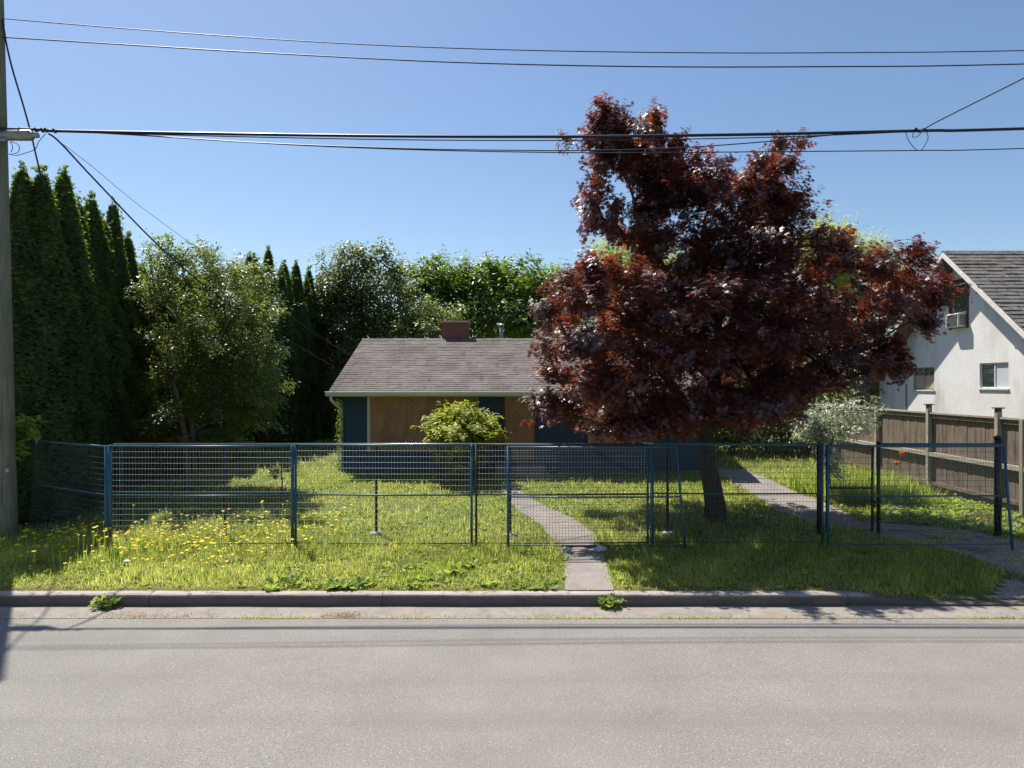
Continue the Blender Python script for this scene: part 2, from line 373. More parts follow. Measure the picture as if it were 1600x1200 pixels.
def skeleton(trunks, puffs, r0, rs=R, n=6, twigs=None, maxr=9):
    """trunk polylines, branches grown to every puff; radius by how much each carries"""
    nodes = []; par = []
    for pl in trunks:
        last = -1
        for p in pl:
            nodes.append(Vector(p)); par.append(last); last = len(nodes)-1
    ntr = len(nodes)
    P = sorted(puffs, key=lambda p: (Vector(p[:3])-nodes[len(trunks[0])-1]).length)
    leafn = []
    for p in P:
        c = Vector(p[:3])
        best = min(range(len(nodes)), key=lambda k: (nodes[k]-c).length+1.2*max(0, nodes[k].z-c.z+.1)+(0 if nodes[k].z > nodes[0].z+.9 else 9))
        a = nodes[best]; dl = (c-a).length
        m = max(2, int(dl/.35)); last = best
        sag = Vector((rs.uniform(-.08, .08), rs.uniform(-.08, .08), .10))*dl
        for k in range(1, m+1):
            t = k/m; q = a.lerp(c, t)+sag*math.sin(math.pi*t)+Vector(rs.normal(0, .018, 3))
            nodes.append(q); par.append(last); last = len(nodes)-1
        leafn.append(last)
    cnt = [0.0]*len(nodes)
    for k in leafn:
        while k >= 0: cnt[k] += 1; k = par[k]
    for k in range(ntr): cnt[k] = max(cnt[k], .5)
    mb = MB()
    rad = [min(r0*math.sqrt(c), maxr) for c in cnt]
    for k in range(ntr, len(nodes)):
        pk = par[k]
        mb.tube([nodes[pk], nodes[k]], [min(rad[pk], rad[k]*1.25), rad[k]], n, False)
    if twigs is not None:
        for s_, e_ in twigs: mb.tube([s_, e_], [.007, .003], 3, False)
    return mb, nodes, rad, ntr

def limb_mesh(mb, pl, rr, rs=R, n=10, flare=True):
    pts = [Vector(p) for p in pl]; out = []; ro = []
    for i in range(len(pts)-1):
        for t in (0, .33, .66):
            out.append(pts[i].lerp(pts[i+1], t)+Vector(rs.normal(0, .012, 3))*(0 if i == 0 and t == 0 else 1)); ro.append(rr[i]+(rr[i+1]-rr[i])*t)
    out.append(pts[-1]); ro.append(rr[-1])
    mb.tube(out, ro, n)

def tree(name, label, cat, base, trunks, trad, puffs, leafm, barkm, crown_args, r0=.02, group=None, twign=250):
    t = thing(name, label, cat, base, group)
    v, f, tt, s, e = crown_leaves(puffs, **crown_args)
    k = np.random.RandomState(3).choice(len(s), min(twign, len(s)), replace=False)
    mb, nodes, rad, ntr = skeleton(trunks, puffs, r0, twigs=[(s[i], e[i]) for i in k], maxr=trad[0][-1]*.8)
    tm = MB()
    for pl, rr in zip(trunks, trad): limb_mesh(tm, pl, rr)
    part('trunk', tm, barkm, t, True)
    part('branches', mb, barkm, t, True)['kind'] = 'stuff'
    part_np('crown', v, f, leafm, t, tt)
    return t

def pf(px, py, rx, ry, d, dep=None):      # a puff of foliage given where the photograph shows it
    c = W(px, py, d); return (c.x, c.y, c.z, rx/F*d, (dep if dep else rx/F*d), ry/F*d)

# ================================================================== THE SETTING
struct('ground', mesh_np('ground', [(-500, -500, -.06), (500, -500, -.06), (500, 900, -.06), (-500, 900, -.06)], [np.array([[0, 1, 2, 3]])], M['far_ground']))
def sheet(name, xs, ys, zf, m):
    X, Y = np.meshgrid(xs, ys); Z = zf(X, Y); nx = len(xs); ny = len(ys)
    v = np.stack([X.ravel(), Y.ravel(), Z.ravel()], 1)
    i = (np.arange(ny-1)[:, None]*nx+np.arange(nx-1)[None]).ravel()
    return mesh_np(name, v, np.stack([i, i+1, i+1+nx, i+nx], 1), m, smooth=True)
struct('road', sheet('road', np.linspace(-160, 160, 161), np.array([-1.5, 0, 2, 4, 6, 7, 7.8, 8.2, 8.50]), lambda x, y: .004*np.sin(x*.7)*(y < 8)-.012*(y > 8.3), M['asphalt']))
struct('gutter', sheet('gutter', np.linspace(-160, 160, 641), np.array([8.47, 8.6, 8.75, 8.9, 8.965]), lambda x, y: -.006+.006*np.sin(x*3)*(y > 8.8)*.5, M['gutter']))
xs = np.concatenate([np.arange(-160, -20, 4), np.arange(-20, 20, .2), np.arange(20, 161, 4)])
ys = np.concatenate([np.arange(9.09, 20, .2), np.arange(20, 40, 1), np.arange(40, 200, 8)])
struct('lawn', sheet('lawn', xs, ys, gh, M['soil']))
# kerb, poured in lengths with joints
kerb = bpy.data.objects.new('kerb', None); COL.objects.link(kerb); kerb['kind'] = 'structure'
def kerbz(x): return .142-float(sstep(4.3, 5.6, x))*.118
joints = [-160]+list(np.arange(-26.1, 26, 3.05))+[160]
joints = sorted(joints)
for a, b in zip(joints[:-1], joints[1:]):
    m = MB(); n = max(2, int((b-a)/.25)) if b-a < 10 else 2
    prof = [(8.955, -.05), (8.945, .0), (8.935, .6), (8.95, .9), (8.975, 1.0), (9.09, 1.0), (9.10, -.05)]
    for i in range(n+1):
        x = a+.004+(b-a-.008)*i/n; z = kerbz(x)+.004
        for q, (yy, zz) in enumerate(prof):
            rr = random.uniform(-.003, .003)
            m.v.append((x, yy+rr, (zz*z if zz > 0 else -.05)+rr))
    K = len(prof)
    for i in range(n):
        for k in range(K-1):
            q = i*K+k; m.f.append((q, q+1, q+1+K, q+K)[::-1])
    m.f.append(tuple(range(K))); m.f.append(tuple(range(n*K, n*K+K))[::-1])
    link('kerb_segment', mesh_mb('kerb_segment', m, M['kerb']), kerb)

def inpoly(x, y, poly):
    c = np.zeros(len(x), bool); n = len(poly); j = n-1
    for i in range(n):
        xi, yi = poly[i]; xj, yj = poly[j]
        c ^= ((yi > y) != (yj > y)) & (x < (xj-xi)*(y-yi)/(yj-yi+1e-12)+xi); j = i
    return c
def strip(name, Lp, Rp, m, lift=.014, lab=None, joints=1.3):
    """a path between two ground edges, cut into slabs"""
    Lp = [Vector((*p, 0)) for p in Lp]; Rp = [Vector((*p, 0)) for p in Rp]
    def res(P):
        out = []
        for i in range(len(P)-1):
            k = 8
            for j in range(k): out.append(P[i].lerp(P[i+1], j/k))
        return out+[P[-1]]
    A, B = res(Lp), res(Rp); nx = 7
    par = bpy.data.objects.new(name, None); COL.objects.link(par); par['kind'] = 'structure'
    segs = max(1, int(sum((A[i+1]-A[i]).length for i in range(len(A)-1))/joints)); n = len(A)-1
    for s in range(segs):
        i0 = round(n*s/segs); i1 = round(n*(s+1)/segs); mb = MB(); dz = random.uniform(-.004, .006)
        rows = list(range(i0, i1+1))
        for q, i in enumerate(rows):
            a, b = A[i], B[i]
            if q == len(rows)-1 and s < segs-1: a = a.lerp(A[i-1], .04); b = b.lerp(B[i-1], .04)
            for k in range(nx+1):
                p = a.lerp(b, k/nx); mb.v.append((p.x, p.y, float(gh(p.x, p.y))+lift+dz))
        for q in range(len(rows)-1):
            for k in range(nx):
                j = q*(nx+1)+k; mb.f.append((j, j+1, j+nx+2, j+nx+1))
        # skirts
        for edge in (0, nx):
            for q in range(len(rows)-1):
                j = q*(nx+1)+edge; p0, p1 = mb.v[j], mb.v[j+nx+1]; c = len(mb.v)
                mb.v += [(p0[0], p0[1], p0[2]-.06), (p1[0], p1[1], p1[2]-.06)]; mb.f.append((j, j+nx+1, c+1, c))
        link('path_slab', mesh_mb('path_slab', mb, m, False), par)
    return [(p.x, p.y) for p in Lp]+[(p.x, p.y) for p in Rp][::-1]
pathL = [(.71, 9.10), G(882, 872), G(868, 848), G(845, 822), G(806, 796), G(786, 772), G(780, 757)]
pathR = [(1.36, 9.10), G(945, 872), G(930, 836), G(900, 813), G(848, 790), G(818, 771), G(806, 757)]
PATH = strip('front_path', pathL, pathR, M['concrete'])
p2L = [(6.35, 12.35), G(1272, 818), G(1206, 795), G(1168, 768), G(1130, 742), (4.55, 19)]
p2R = [(8.1, 12.4), G(1345, 815), G(1290, 787), G(1225, 760), G(1165, 735), (5.9, 19)]
PATH2 = strip('side_path', p2L, p2R, M['concrete'], joints=1.6)
DRIVE = [(6.35, 9.1), (12.5, 9.1), (12.5, 10.2), (10.2, 10.6), (9.0, 11.2), (8.2, 12.45), (6.0, 12.3), (6.5, 11.7), (7.1, 10.9), (7.3, 10.1), (6.8, 9.6)]
bx = np.arange(5.4, 12.6, .15); by = np.arange(9.105, 12.6, .15)
Xg, Yg = np.meshgrid(bx, by); vz = gh(Xg, Yg)+.006
cx = (Xg[:-1, :-1]+.075).ravel(); cy = (Yg[:-1, :-1]+.075).ravel(); okc = inpoly(cx, cy, DRIVE)
i = (np.arange(len(by)-1)[:, None]*len(bx)+np.arange(len(bx)-1)[None]).ravel()[okc]
struct('driveway', mesh_np('driveway', np.stack([Xg.ravel(), Yg.ravel(), vz.ravel()], 1), np.stack([i, i+1, i+1+len(bx), i+len(bx)], 1), M['gravel'], smooth=True))

# ================================================================== BLUE HOUSE
HX0, HX1, HY0, HY1 = -4.72, 5.2, 19.0, 26.0
hz = .40
house = thing('house', 'low navy blue boarded-up house with grey shingle roof and plywood over its windows', 'house', (0.2, 19, hz))
EZ, EY, RY, RZ = 2.73, 18.4, 22.5, 4.38; BY = 26.6
slope = (RZ-EZ)/(RY-EY)
wb = MB(); wb.box(HX0, HX1, HY0, HY1, .2, 2.80)
for x0, x1 in ((HX0, HX0+.1), (HX1-.1, HX1)):
    a = [(x0, HY0+.02, 2.801), (x0, HY1-.02, 2.801), (x0, RY, RZ-.12)]; b = [(x1, p[1], p[2]) for p in a]
    wb.add(a+b, [(0, 1, 2), (5, 4, 3), (0, 3, 4, 1), (1, 4, 5, 2), (2, 5, 3, 0)])
part('wall', wb, M['navy'], house)
# lap siding on the front and left walls
z = hz+.04; row = .148
while z < 2.66:
    h = min(row, 2.68-z); m = MB()
    m.add([(HX0-.0, HY0-.004, z+h), (HX1, HY0-.004, z+h), (HX1, HY0-.028, z), (HX0-.0, HY0-.028, z), (HX0, HY0-.001, z), (HX1, HY0-.001, z)],
          [(0, 3, 2, 1), (3, 4, 5, 2), (0, 4, 3), (1, 2, 5)])
    part('siding_board', m, M['navy'], house)
    z += row
for x in (HX0-.035, HX1-.035):
    part('corner_board', MB().box(x, x+.07, HY0-.045, HY0+.06, hz, 2.70), M['navy'], house)
# plywood sheets over the picture window, with cream casing
x0, x1, z0, z1 = -3.94, -.92, 1.03, 2.60
for k in range(3):
    a = x0+(x1-x0)*k/3; b = x0+(x1-x0)*(k+1)/3
    part('plywood_sheet', MB().bbox(a+.003, b-.003, HY0-.075, HY0-.045+.004*(k % 2), z0, z1, .003), M['ply'], house)
cas = MB(); cas.box(x0-.075, x0, HY0-.07, HY0-.005, z0-.06, z1+.002); part('window_casing', cas, M['trim'], house)
part('window_sill', MB().box(x0-.08, x1+.05, HY0-.10, HY0-.005, z0-.075, z0-.002), M['navy'], house)
part('frieze_board', MB().box(HX0, -.24, HY0-.06, HY0-.003, z1+.008, 2.69), M['trim'], house)
# boarded entrance
part('plywood_sheet', MB().bbox(-.20, .62, HY0-.07, HY0-.035, .78, 2.62, .003), M['ply'], house)['label'] = 'darker plywood sheet screwed over the front door'
for x in (-.24, .625): part('door_casing', MB().box(x, x+.036, HY0-.08, HY0-.03, .78, 2.66), M['brownwood'], house)
for x0_, x1_ in ((2.1, 3.3),):
    part('plywood_sheet', MB().bbox(x0_, x1_, HY0-.07, HY0-.035, 1.25, 2.45, .003), M['ply'], house)
for k in range(2):
    part('step', MB().bbox(-.55+.1*k, 1.0-.1*k, HY0-.95+.32*k, HY0-.05, .3, .53+.17*k, .015), M['concrete'], house)
# roof slabs with shingle courses
def roof_course(y0, z0, y1, z1, xa, xb, w0, gap, mm, par, seed, th=.014, axis='x'):
    rs = random.Random(seed); mb = MB(); x = xa-rs.uniform(0, w0)
    while x < xb:
        a = max(x, xa); b = min(x+w0*rs.uniform(.93, 1.05), xb)
        if b-a > .02:
            e = rs.uniform(-.004, .004); t = th*rs.uniform(.7, 1.6)
            dy, dz = (y1-y0), (z1-z0); l = math.hypot(dy, dz); ny, nz = -dz/l*math.copysign(1, dy), abs(dy)/l
            ey, ez = dy/l*e, dz/l*e
            mb.add([(a+gap, y0-ey+ny*t, z0-ez+nz*t), (b, y0-ey+ny*t, z0-ez+nz*t), (b, y1+ny*.002, z1+nz*.002), (a+gap, y1+ny*.002, z1+nz*.002),
                    (a+gap, y0-ey, z0-ez), (b, y0-ey, z0-ez)], [(0, 1, 2, 3), (4, 5, 1, 0), (4, 0, 3), (1, 5, 2)])
        x = b if b > x else x+w0
        x = max(x, xa+.001)
        if b >= xb: break
    return part('shingle_course', mb, mm, par)
roof = part('roof', MB().add([(-4.91, EY, EZ), (5.45, EY, EZ), (5.45, RY, RZ), (-4.91, RY, RZ), (5.45, BY, EZ), (-4.91, BY, EZ),
                              (-4.91, EY, EZ-.09), (5.45, EY, EZ-.09), (5.45, RY, RZ-.09), (-4.91, RY, RZ-.09), (5.45, BY, EZ-.09), (-4.91, BY, EZ-.09)],
                             [(0, 1, 2, 3), (3, 2, 4, 5), (6, 9, 8, 7), (9, 11, 10, 8), (0, 6, 7, 1), (5, 4, 10, 11), (0, 3, 9, 6), (3, 5, 11, 9), (1, 7, 8, 2), (2, 8, 10, 4)]), M['shingle'], house)
NC = 30
for k in range(NC):
    a = k/NC; b = min((k+1.12)/NC, 1)
    roof_course(EY-.03+(RY-EY+.03)*a, EZ-.012+(RZ-EZ+.012)*a, EY-.03+(RY-EY+.03)*b, EZ-.012+(RZ-EZ+.012)*b, -4.93, 5.47, .31, .005, M['shingle'], roof, k, th=.011)
rc = MB(); x = -4.93
while x < 5.4:
    b = min(x+.25, 5.47); t = random.uniform(.02, .03)
    rc.add([(x, RY-.14, RZ-.14*slope+t), (b+.01, RY-.14, RZ-.14*slope+t*.7), (b+.01, RY, RZ+t*.8), (x, RY, RZ+t), (b+.01, RY+.14, RZ-.14*slope+t*.7), (x, RY+.14, RZ-.14*slope+t), (x, RY-.14, RZ-.14*slope), (b+.01, RY-.14, RZ-.14*slope)],
           [(0, 1, 2, 3), (3, 2, 4, 5), (6, 7, 1, 0)]); x = b+.0
part('ridge_cap', rc, M['shingle'], roof)
# gutter (half box with lip), fascia, downspout
g = MB(); gy, gz = EY-.035, EZ-.035
prof = [(0, .0), (0, -.11), (-.035, -.125), (-.10, -.10), (-.12, -.03), (-.135, -.005), (-.125, .0), (-.112, -.03), (-.095, -.09), (-.035, -.11), (-.012, -.10), (-.012, 0)]
n = len(prof)
for xx in (-5.0, 5.5): g.v += [(xx, gy+p[0], gz+p[1]) for p in prof]
g.f += [(i, (i+1) % n, (i+1) % n+n, i+n) for i in range(n)]+[tuple(range(n)), tuple(range(2*n-1, n-1, -1))]
part('rain_gutter', g, M['trim'], house)
part('fascia', MB().box(-4.91, 5.45, EY-.032, EY+.0, EZ-.17, EZ-.014), M['trim'], house)
part('soffit', MB().box(-4.9, 5.44, EY+.003, HY0-.003, EZ-.125, EZ-.10), M['trim'], house)
for xx in (-4.925, 5.445):
    b = MB(); b.add([(xx, EY+.003, EZ-.15), (xx, RY, RZ-.15), (xx, BY, EZ-.15), (xx, EY+.003, EZ-.02), (xx, RY, RZ-.02), (xx, BY, EZ-.02),
                     (xx+.025, EY+.003, EZ-.15), (xx+.025, RY, RZ-.15), (xx+.025, BY, EZ-.15), (xx+.025, EY+.003, EZ-.02), (xx+.025, RY, RZ-.02), (xx+.025, BY, EZ-.02)],
                    [(0, 1, 4, 3), (1, 2, 5, 4), (6, 9, 10, 7), (7, 10, 11, 8), (0, 6, 7, 1), (1, 7, 8, 2), (3, 4, 10, 9), (4, 5, 11, 10), (0, 3, 9, 6), (2, 8, 11, 5)])
    part('bargeboard', b, M['trim'], house)
ds = MB().tube([(-4.86, EY-.09, EZ-.15), (-4.86, EY-.09, EZ-.24), (-4.80, EY+.1, EZ-.36), (-4.72, HY0-.14, EZ-.52), (-4.72, HY0-.08, EZ-.62), (-4.72, HY0-.08, hz+.12), (-4.74, HY0-.25, hz+.03)], .042, 8)
part('downspout', ds, M['trim'], house, True)
# chimney of real bricks
chx0, chx1, chy0, chy1, chz0, chz1 = -2.33, -1.43, 22.55, 23.1, 4.0, 4.93
chim = part('chimney', MB().box(chx0+.015, chx1-.015, chy0+.015, chy1-.015, chz0, chz1-.01), M['mortar'], house)
bh = .066; bm = MB().bbox(-.1, .1, -.045, .045, 0, bh-.009, .004); bme = mesh_mb('brick', bm, M['brick'])
o0 = wloc(chim)
zz = 4.13; r_ = 0
while zz < chz1-.02:
    pos = []
    nb = 4; L_ = (chx1-chx0)/nb
    for side in (0, 1):
        for k in range(nb+1):
            off = (-.5 if r_ % 2 else 0)
            xx = chx0+(k+.5+off)*L_
            if xx+L_*.5 > chx1+.02 or xx-.5*L_ < chx0-.02: continue
            pos.append((xx, chy0+.045 if side == 0 else chy1-.045, 0))
    for side in (0, 1):
        for k in range(2): pos.append(((chx0+.045) if side == 0 else (chx1-.045), chy0+.16+k*.23, 90))
    if r_ % 2:
        for sx_ in (chx0+.055, chx1-.055):
            for yy in (chy0+.045, chy1-.045): pos.append((sx_, yy, 1))
    for (xx, yy, rot) in pos:
        b = link('brick', bme, chim, (xx-o0.x, yy-o0.y, zz-o0.z))
        b.rotation_euler.z = math.radians(rot if rot == 90 else 0)+random.uniform(-.01, .01)
        b.scale = ((L_-.012)/.2 if rot == 0 else (.5 if rot == 1 else 1.05), 1, 1)
    zz += bh; r_ += 1
part('chimney_crown', MB().bbox(chx0-.04, chx1+.04, chy0-.04, chy1+.04, chz1-.01, chz1+.05, .012), M['mortar'], chim)
part('flue', MB().tube([(-1.88, 22.82, 4.93), (-1.88, 22.82, 5.07)], [.13, .125], 12), M['brick'], chim)
fl = part('vent_pipe', MB().tube([(-.36, 22.9, 4.2), (-.36, 22.9, 4.86)], .065, 12), M['steel'], house, True)
part('vent_cap', MB().tube([(-.36, 22.9, 4.86), (-.36, 22.9, 4.885), (-.36, 22.9, 4.93)], [.11, .11, .03], 12), M['steel'], fl)

# ================================================================== WHITE HOUSE
WX = 12.0; RIX = 11.5; WRY, WRZ = 18.2, 6.42; SLP = .81
wh = thing('house', 'white stucco house with steep weathered roof and window air conditioner behind the wooden fence', 'house', (WX, WRY, .45))
NE, FE = 13.5, 22.9                     # near and far eaves
def rz(y): return WRZ-abs(y-WRY)*SLP
def wallx(outer, holes, x, th, m, parent, name):
    """a wall in the plane x = const (outer face at x) with openings that have reveals"""
    polys = [[Vector((0, a, b)) for a, b in outer]]+[[Vector((0, a, b)) for a, b in h] for h in holes]
    flat = [p for q in polys for p in q]; tris = tessellate_polygon(polys)
    mb = MB(); mb.v = [(x, p.y, p.z) for p in flat]+[(x+th, p.y, p.z) for p in flat]; N = len(flat)
    for t in tris:
        n = (flat[t[1]]-flat[t[0]]).cross(flat[t[2]]-flat[t[0]])
        t = t if n.x < 0 else t[::-1]
        mb.f.append(tuple(t)); mb.f.append(tuple(i+N for i in t[::-1]))
    s = 0
    for q in polys:
        k = len(q)
        for i in range(k): a, b = s+i, s+(i+1) % k; mb.f.append((a, b, b+N, a+N))
        s += k
    return part(name, mb, m, parent)
wy0, wy1 = 14.1, 22.3
win = [(15.80, 16.82, 2.79, 3.28, 'r'), (18.55, 19.55, 2.74, 3.36, 'l')]
win = [(16.50, 17.52, 2.79, 3.43, 'r'), (19.40, 20.42, 2.73, 3.38, 'l')]
gw = (17.98, 18.68, 4.40, 5.66)
holes = [[(a, c), (b, c), (b, d), (a, d)] for a, b, c, d, _ in win]+[[(gw[0], gw[2]), (gw[1], gw[2]), (gw[1], gw[3]), (gw[0], gw[3])]]
wallx([(wy0, .1), (wy1, .1), (wy1, rz(wy1)-.12), (WRY, WRZ-.12), (wy0, rz(wy0)-.12)], holes, WX, .22, M['stucco'], wh, 'wall')
part('wall', MB().box(WX+.221, 22, wy0, wy0+.2, .1, 3.0), M['stucco'], wh)['label'] = 'long side wall facing the street'
part('wall', MB().box(WX+.221, 22, wy1-.2, wy1, .1, 3.0), M['stucco'], wh)['label'] = 'long side wall at the back'
part('wall', MB().box(21.8, 22.05, wy0+.21, wy1-.21, .1, 3.0), M['stucco'], wh)['label'] = 'far end wall'
for a, b, c, d, s in win:
    wn = part('window', MB().box(WX+.20, WX+.215, a-.0, b+.0, c, d), M['acdark'], wh)
    fr = MB(); t = .035
    fr.box(WX+.03, WX+.08, a+.002, b-.002, c+.002, c+t); fr.box(WX+.03, WX+.08, a+.002, b-.002, d-t, d-.002)
    for yy in (a+.002, (a+b)/2-t/2, b-t-.002): fr.box(WX+.03, WX+.08, yy, yy+t, c+t+.001, d-t-.001)
    part('frame', fr, M['white'] if s == 'r' else M['steel'], wn)
    mid = (a+b)/2
    for q, (p0, p1) in enumerate(((a+t, mid-t/2), (mid+t/2, b-t))):
        near = q == 0
        if s == 'r': mm = M['curtain'] if near else M['glass']
        else: mm = M['glass']
        part('pane', MB().box(WX+.05, WX+.056, p0+.001, p1-.001, c+t+.002, d-t-.002), mm, wn)
    if s == 'l':
        part('blind', MB().box(WX+.044, WX+.047, a+t+.003, b-t-.003, c+t+.004, c+.42), M['blind'], wn)
    part('sill', MB().box(WX-.035, WX+.03, a-.03, b+.03, c-.035, c-.001), M['white'], wn)
a, b, c, d = gw
wn = part('window', MB().box(WX+.20, WX+.215, a, b, c, d), M['acdark'], wh)
fr = MB(); t = .07
fr.box(WX-.02, WX+.08, a-.05, a+.03, c-.02, d+.05); fr.box(WX-.02, WX+.08, b-.06, b+.05, c-.02, d+.05); fr.box(WX-.02, WX+.08, a+.031, b-.061, d-.05, d+.05)
part('frame', fr, M['brownwood'], wn)
fr = MB(); fr.box(WX+.02, WX+.06, a+.032, a+.07, c+.38, d-.06); fr.box(WX+.02, WX+.06, b-.12, b-.062, c+.38, d-.06)
fr.box(WX+.02, WX+.06, a+.071, b-.121, c+.38, c+.43); fr.box(WX+.02, WX+.06, a+.071, b-.121, d-.10, d-.06)
part('sash', fr, M['white'], wn)
part('pane', MB().box(WX+.03, WX+.036, a+.071, b-.121, c+.431, d-.101), M['greenglass'], wn)
# air conditioner
ac = thing('air_conditioner', 'cream box air conditioner sticking out of the attic window of the white house', 'air conditioner', (WX-.1, 18.3, 4.42))
part('casing', MB().bbox(WX-.22, WX+.05, 18.02, 18.56, 4.42, 4.78, .015), M['bargeboard'], ac)
gm = MB()
for k in range(9): gm.box(WX-.232, WX-.221, 18.07, 18.50, 4.455+k*.034, 4.473+k*.034)
for k in range(6): gm.box(WX-.19, WX-.02, 18.010, 18.019, 4.47+k*.045, 4.49+k*.045)
part('grille', gm, M['acdark'], ac)
# roof
def rslab(ya, yb, mm, nm):
    mb = MB(); za, zb = rz(ya), rz(yb)
    mb.add([(RIX, ya, za), (23, ya, za), (23, yb, zb), (RIX, yb, zb), (RIX, ya, za-.1), (23, ya, za-.1), (23, yb, zb-.1), (RIX, yb, zb-.1)],
           [(0, 1, 2, 3), (4, 7, 6, 5), (0, 4, 5, 1), (2, 6, 7, 3), (0, 3, 7, 4), (1, 5, 6, 2)])
    return part(nm, mb, mm, wh)
rf = rslab(NE, WRY, M['shingle_dark'], 'roof'); rb = rslab(FE, WRY, M['shingle_dark'], 'roof')
NC2 = 36
for k in range(NC2):
    q0 = k/NC2; q1 = min((k+1.15)/NC2, 1); y0 = NE-.03+(WRY-NE+.03)*q0; y1 = NE-.03+(WRY-NE+.03)*q1
    roof_course(y0, rz(y0), y1, rz(y1), RIX-.03, 23, .42, .012, M['shingle_dark'], rf, 100+k, th=.02)
part('ridge_cap', MB().add([(RIX-.03, WRY-.14, WRZ-.08), (23, WRY-.14, WRZ-.08), (23, WRY, WRZ+.035), (RIX-.03, WRY, WRZ+.035), (23, WRY+.14, WRZ-.08), (RIX-.03, WRY+.14, WRZ-.08)], [(0, 1, 2, 3), (3, 2, 4, 5)]), M['shingle_dark'], rf)
for ya, yb in ((NE, WRY), (FE, WRY)):
    za, zb = rz(ya), rz(yb); mb = MB(); x0, x1 = RIX-.035, RIX-.004
    mb.add([(x0, ya, za-.15), (x0, yb, zb-.15), (x0, yb, zb-.01), (x0, ya, za-.01), (x1, ya, za-.15), (x1, yb, zb-.15), (x1, yb, zb-.01), (x1, ya, za-.01)],
           [(0, 1, 2, 3), (4, 7, 6, 5), (0, 4, 5, 1), (2, 6, 7, 3), (0, 3, 7, 4), (1, 5, 6, 2)])
    part('bargeboard', mb, M['bargeboard'], wh)
for yy in (16.9, 15.3, 19.6): part('rafter_end', MB().box(RIX+.0, WX-.003, yy-.04, yy+.04, rz(yy)-.23, rz(yy)-.12), M['brownwood'], wh)
part('conduit', MB().tube([(WX-.02, 20.75, .5), (WX-.02, 20.75, 2.9)], .02, 6), M['steel'], wh)

# ================================================================== WOODEN FENCE
FX = 9.95
wf = thing('wooden_fence', 'tall grey weathered board fence with capped posts beside the white house', 'fence', (FX, 17, .4))
def ftop(y): return 2.24+.002*(y-14)
brd = []
y = 12.35; k = 0
while y < 29.5:
    wdt = .14; dz = random.uniform(-.02, .015); g0 = float(gh(FX, y))-.03
    m = MB().box(FX+random.uniform(0, .008), FX+.028, y+.002, y+wdt-.006*random.random(), g0, ftop(y)-.05+dz)
    part('board', m, M['fencewood'], wf); y += wdt+.003
for yy in np.arange(11.55+2.33*0, 30, 2.33):
    pass
pys = [13.9-.0+2.31*i for i in range(0, 7)]
for yy in pys:
    g0 = float(gh(FX, yy))-.1; p = part('post', MB().bbox(FX-.10, FX-.001, yy-.05, yy+.05, g0, ftop(yy)+.10, .006), M['railwood'], wf)
    part('post_cap', MB().bbox(FX-.135, FX+.035, yy-.085, yy+.085, ftop(yy)+.16, ftop(yy)+.185, .006), M['brownwood'], p)
    part('cap_block', MB().box(FX-.095, FX-.005, yy-.045, yy+.045, ftop(yy)+.101, ftop(yy)+.159), M['brownwood'], p)
ends = [12.35]+pys
for a, b in zip(ends[:-1], ends[1:]):
    a2, b2 = a+.052, b-.052
    part('top_rail', MB().box(FX-.075, FX+.06, a2, b2, ftop(a)-.045, ftop(a)-.005), M['railwood'], wf)
    part('upper_rail', MB().box(FX-.045, FX-.002, a2, b2, ftop(a)-.14, ftop(a)-.05), M['fencewood'], wf)
    part('middle_rail', MB().box(FX-.09, FX-.002, a2, b2, 1.20, 1.29), M['railwood'], wf)
    part('bottom_rail', MB().box(FX-.045, FX-.002, a2, b2, .52, .60), M['fencewood'], wf)
part('post', MB().bbox(FX-.10, FX-.01, 13.17, 13.27, .1, 2.22, .006), M['postwood'], wf)['label'] = 'shorter olive-brown post without a cap'

# ================================================================== CHAIN LINK FENCE (black, behind the blue panels)
CY = 12.0; CT = 1.84
def chainmesh(x0, x1, y, z0, z1, p=.06, r=.0017, ends=True):
    """interlocking zigzag wires"""
    n = int((x1-x0)/(p*.5)); m = int((z1-z0)/(p*.5))
    i = np.arange(n); V = []; Fs = []; base = 0
    zz = z0+(z1-z0)*np.arange(m+1)/m
    for k in range(n):
        s = ((np.arange(m+1)+k) % 2)*2-1
        xx = x0+(k+.5)*p*.5+s*p*.25*(1 if True else 0)
        xx = np.clip(xx, x0, x1); yy = y+.003*s
        P_ = np.stack([xx, yy, zz], 1)
        if ends: P_ = np.concatenate([P_, [[xx[-1]+.004*(-1)**k, y, zz[-1]+.035]]])
        q = len(P_)
        tri = np.array([(r, 0, 0), (-r*.5, r*.87, 0), (-r*.5, -r*.87, 0)])
        V.append((P_[:, None]+tri[None]).reshape(-1, 3))
        a = base+np.arange(q-1)*3
        for c in range(3): Fs.append(np.stack([a+c, a+(c+1) % 3, a+3+(c+1) % 3, a+3+c], 1))
        base += q*3
    return np.concatenate(V), np.concatenate(Fs)
cf = thing('chain_link_fence', 'long black chain-link fence with a pale top rail crossing the front lawn', 'fence', (-.8, CY, .24))
xs0, xs1 = W(178, 0, CY).x, W(1279, 0, CY).x
v, f = chainmesh(xs0, xs1, CY+.03, .30, CT-.03); part_np('chain_mesh', v, f, M['blackwire'], cf)
part('top_rail', MB().tube([(xs0, CY, CT), (xs1, CY, CT)], .021, 8), M['railgrey'], cf, True)
for px in (186, 350, 587, 797, 1044):
    x = W(px, 0, CY).x; g0 = float(gh(x, CY))
    p = part('post', MB().tube([(x, CY+.045, g0-.1), (x, CY+.045, CT+.0)], .026, 8), M['black'], cf, True)
    fm = MB(); fm.tube([(x, CY+.045, g0-.05), (x, CY+.045, g0+.035), (x, CY+.045, g0+.05)], [.12, .11, .05], 10); part('footing', fm, M['stone'], p, True)
gp = []
x = W(1281, 0, CY).x
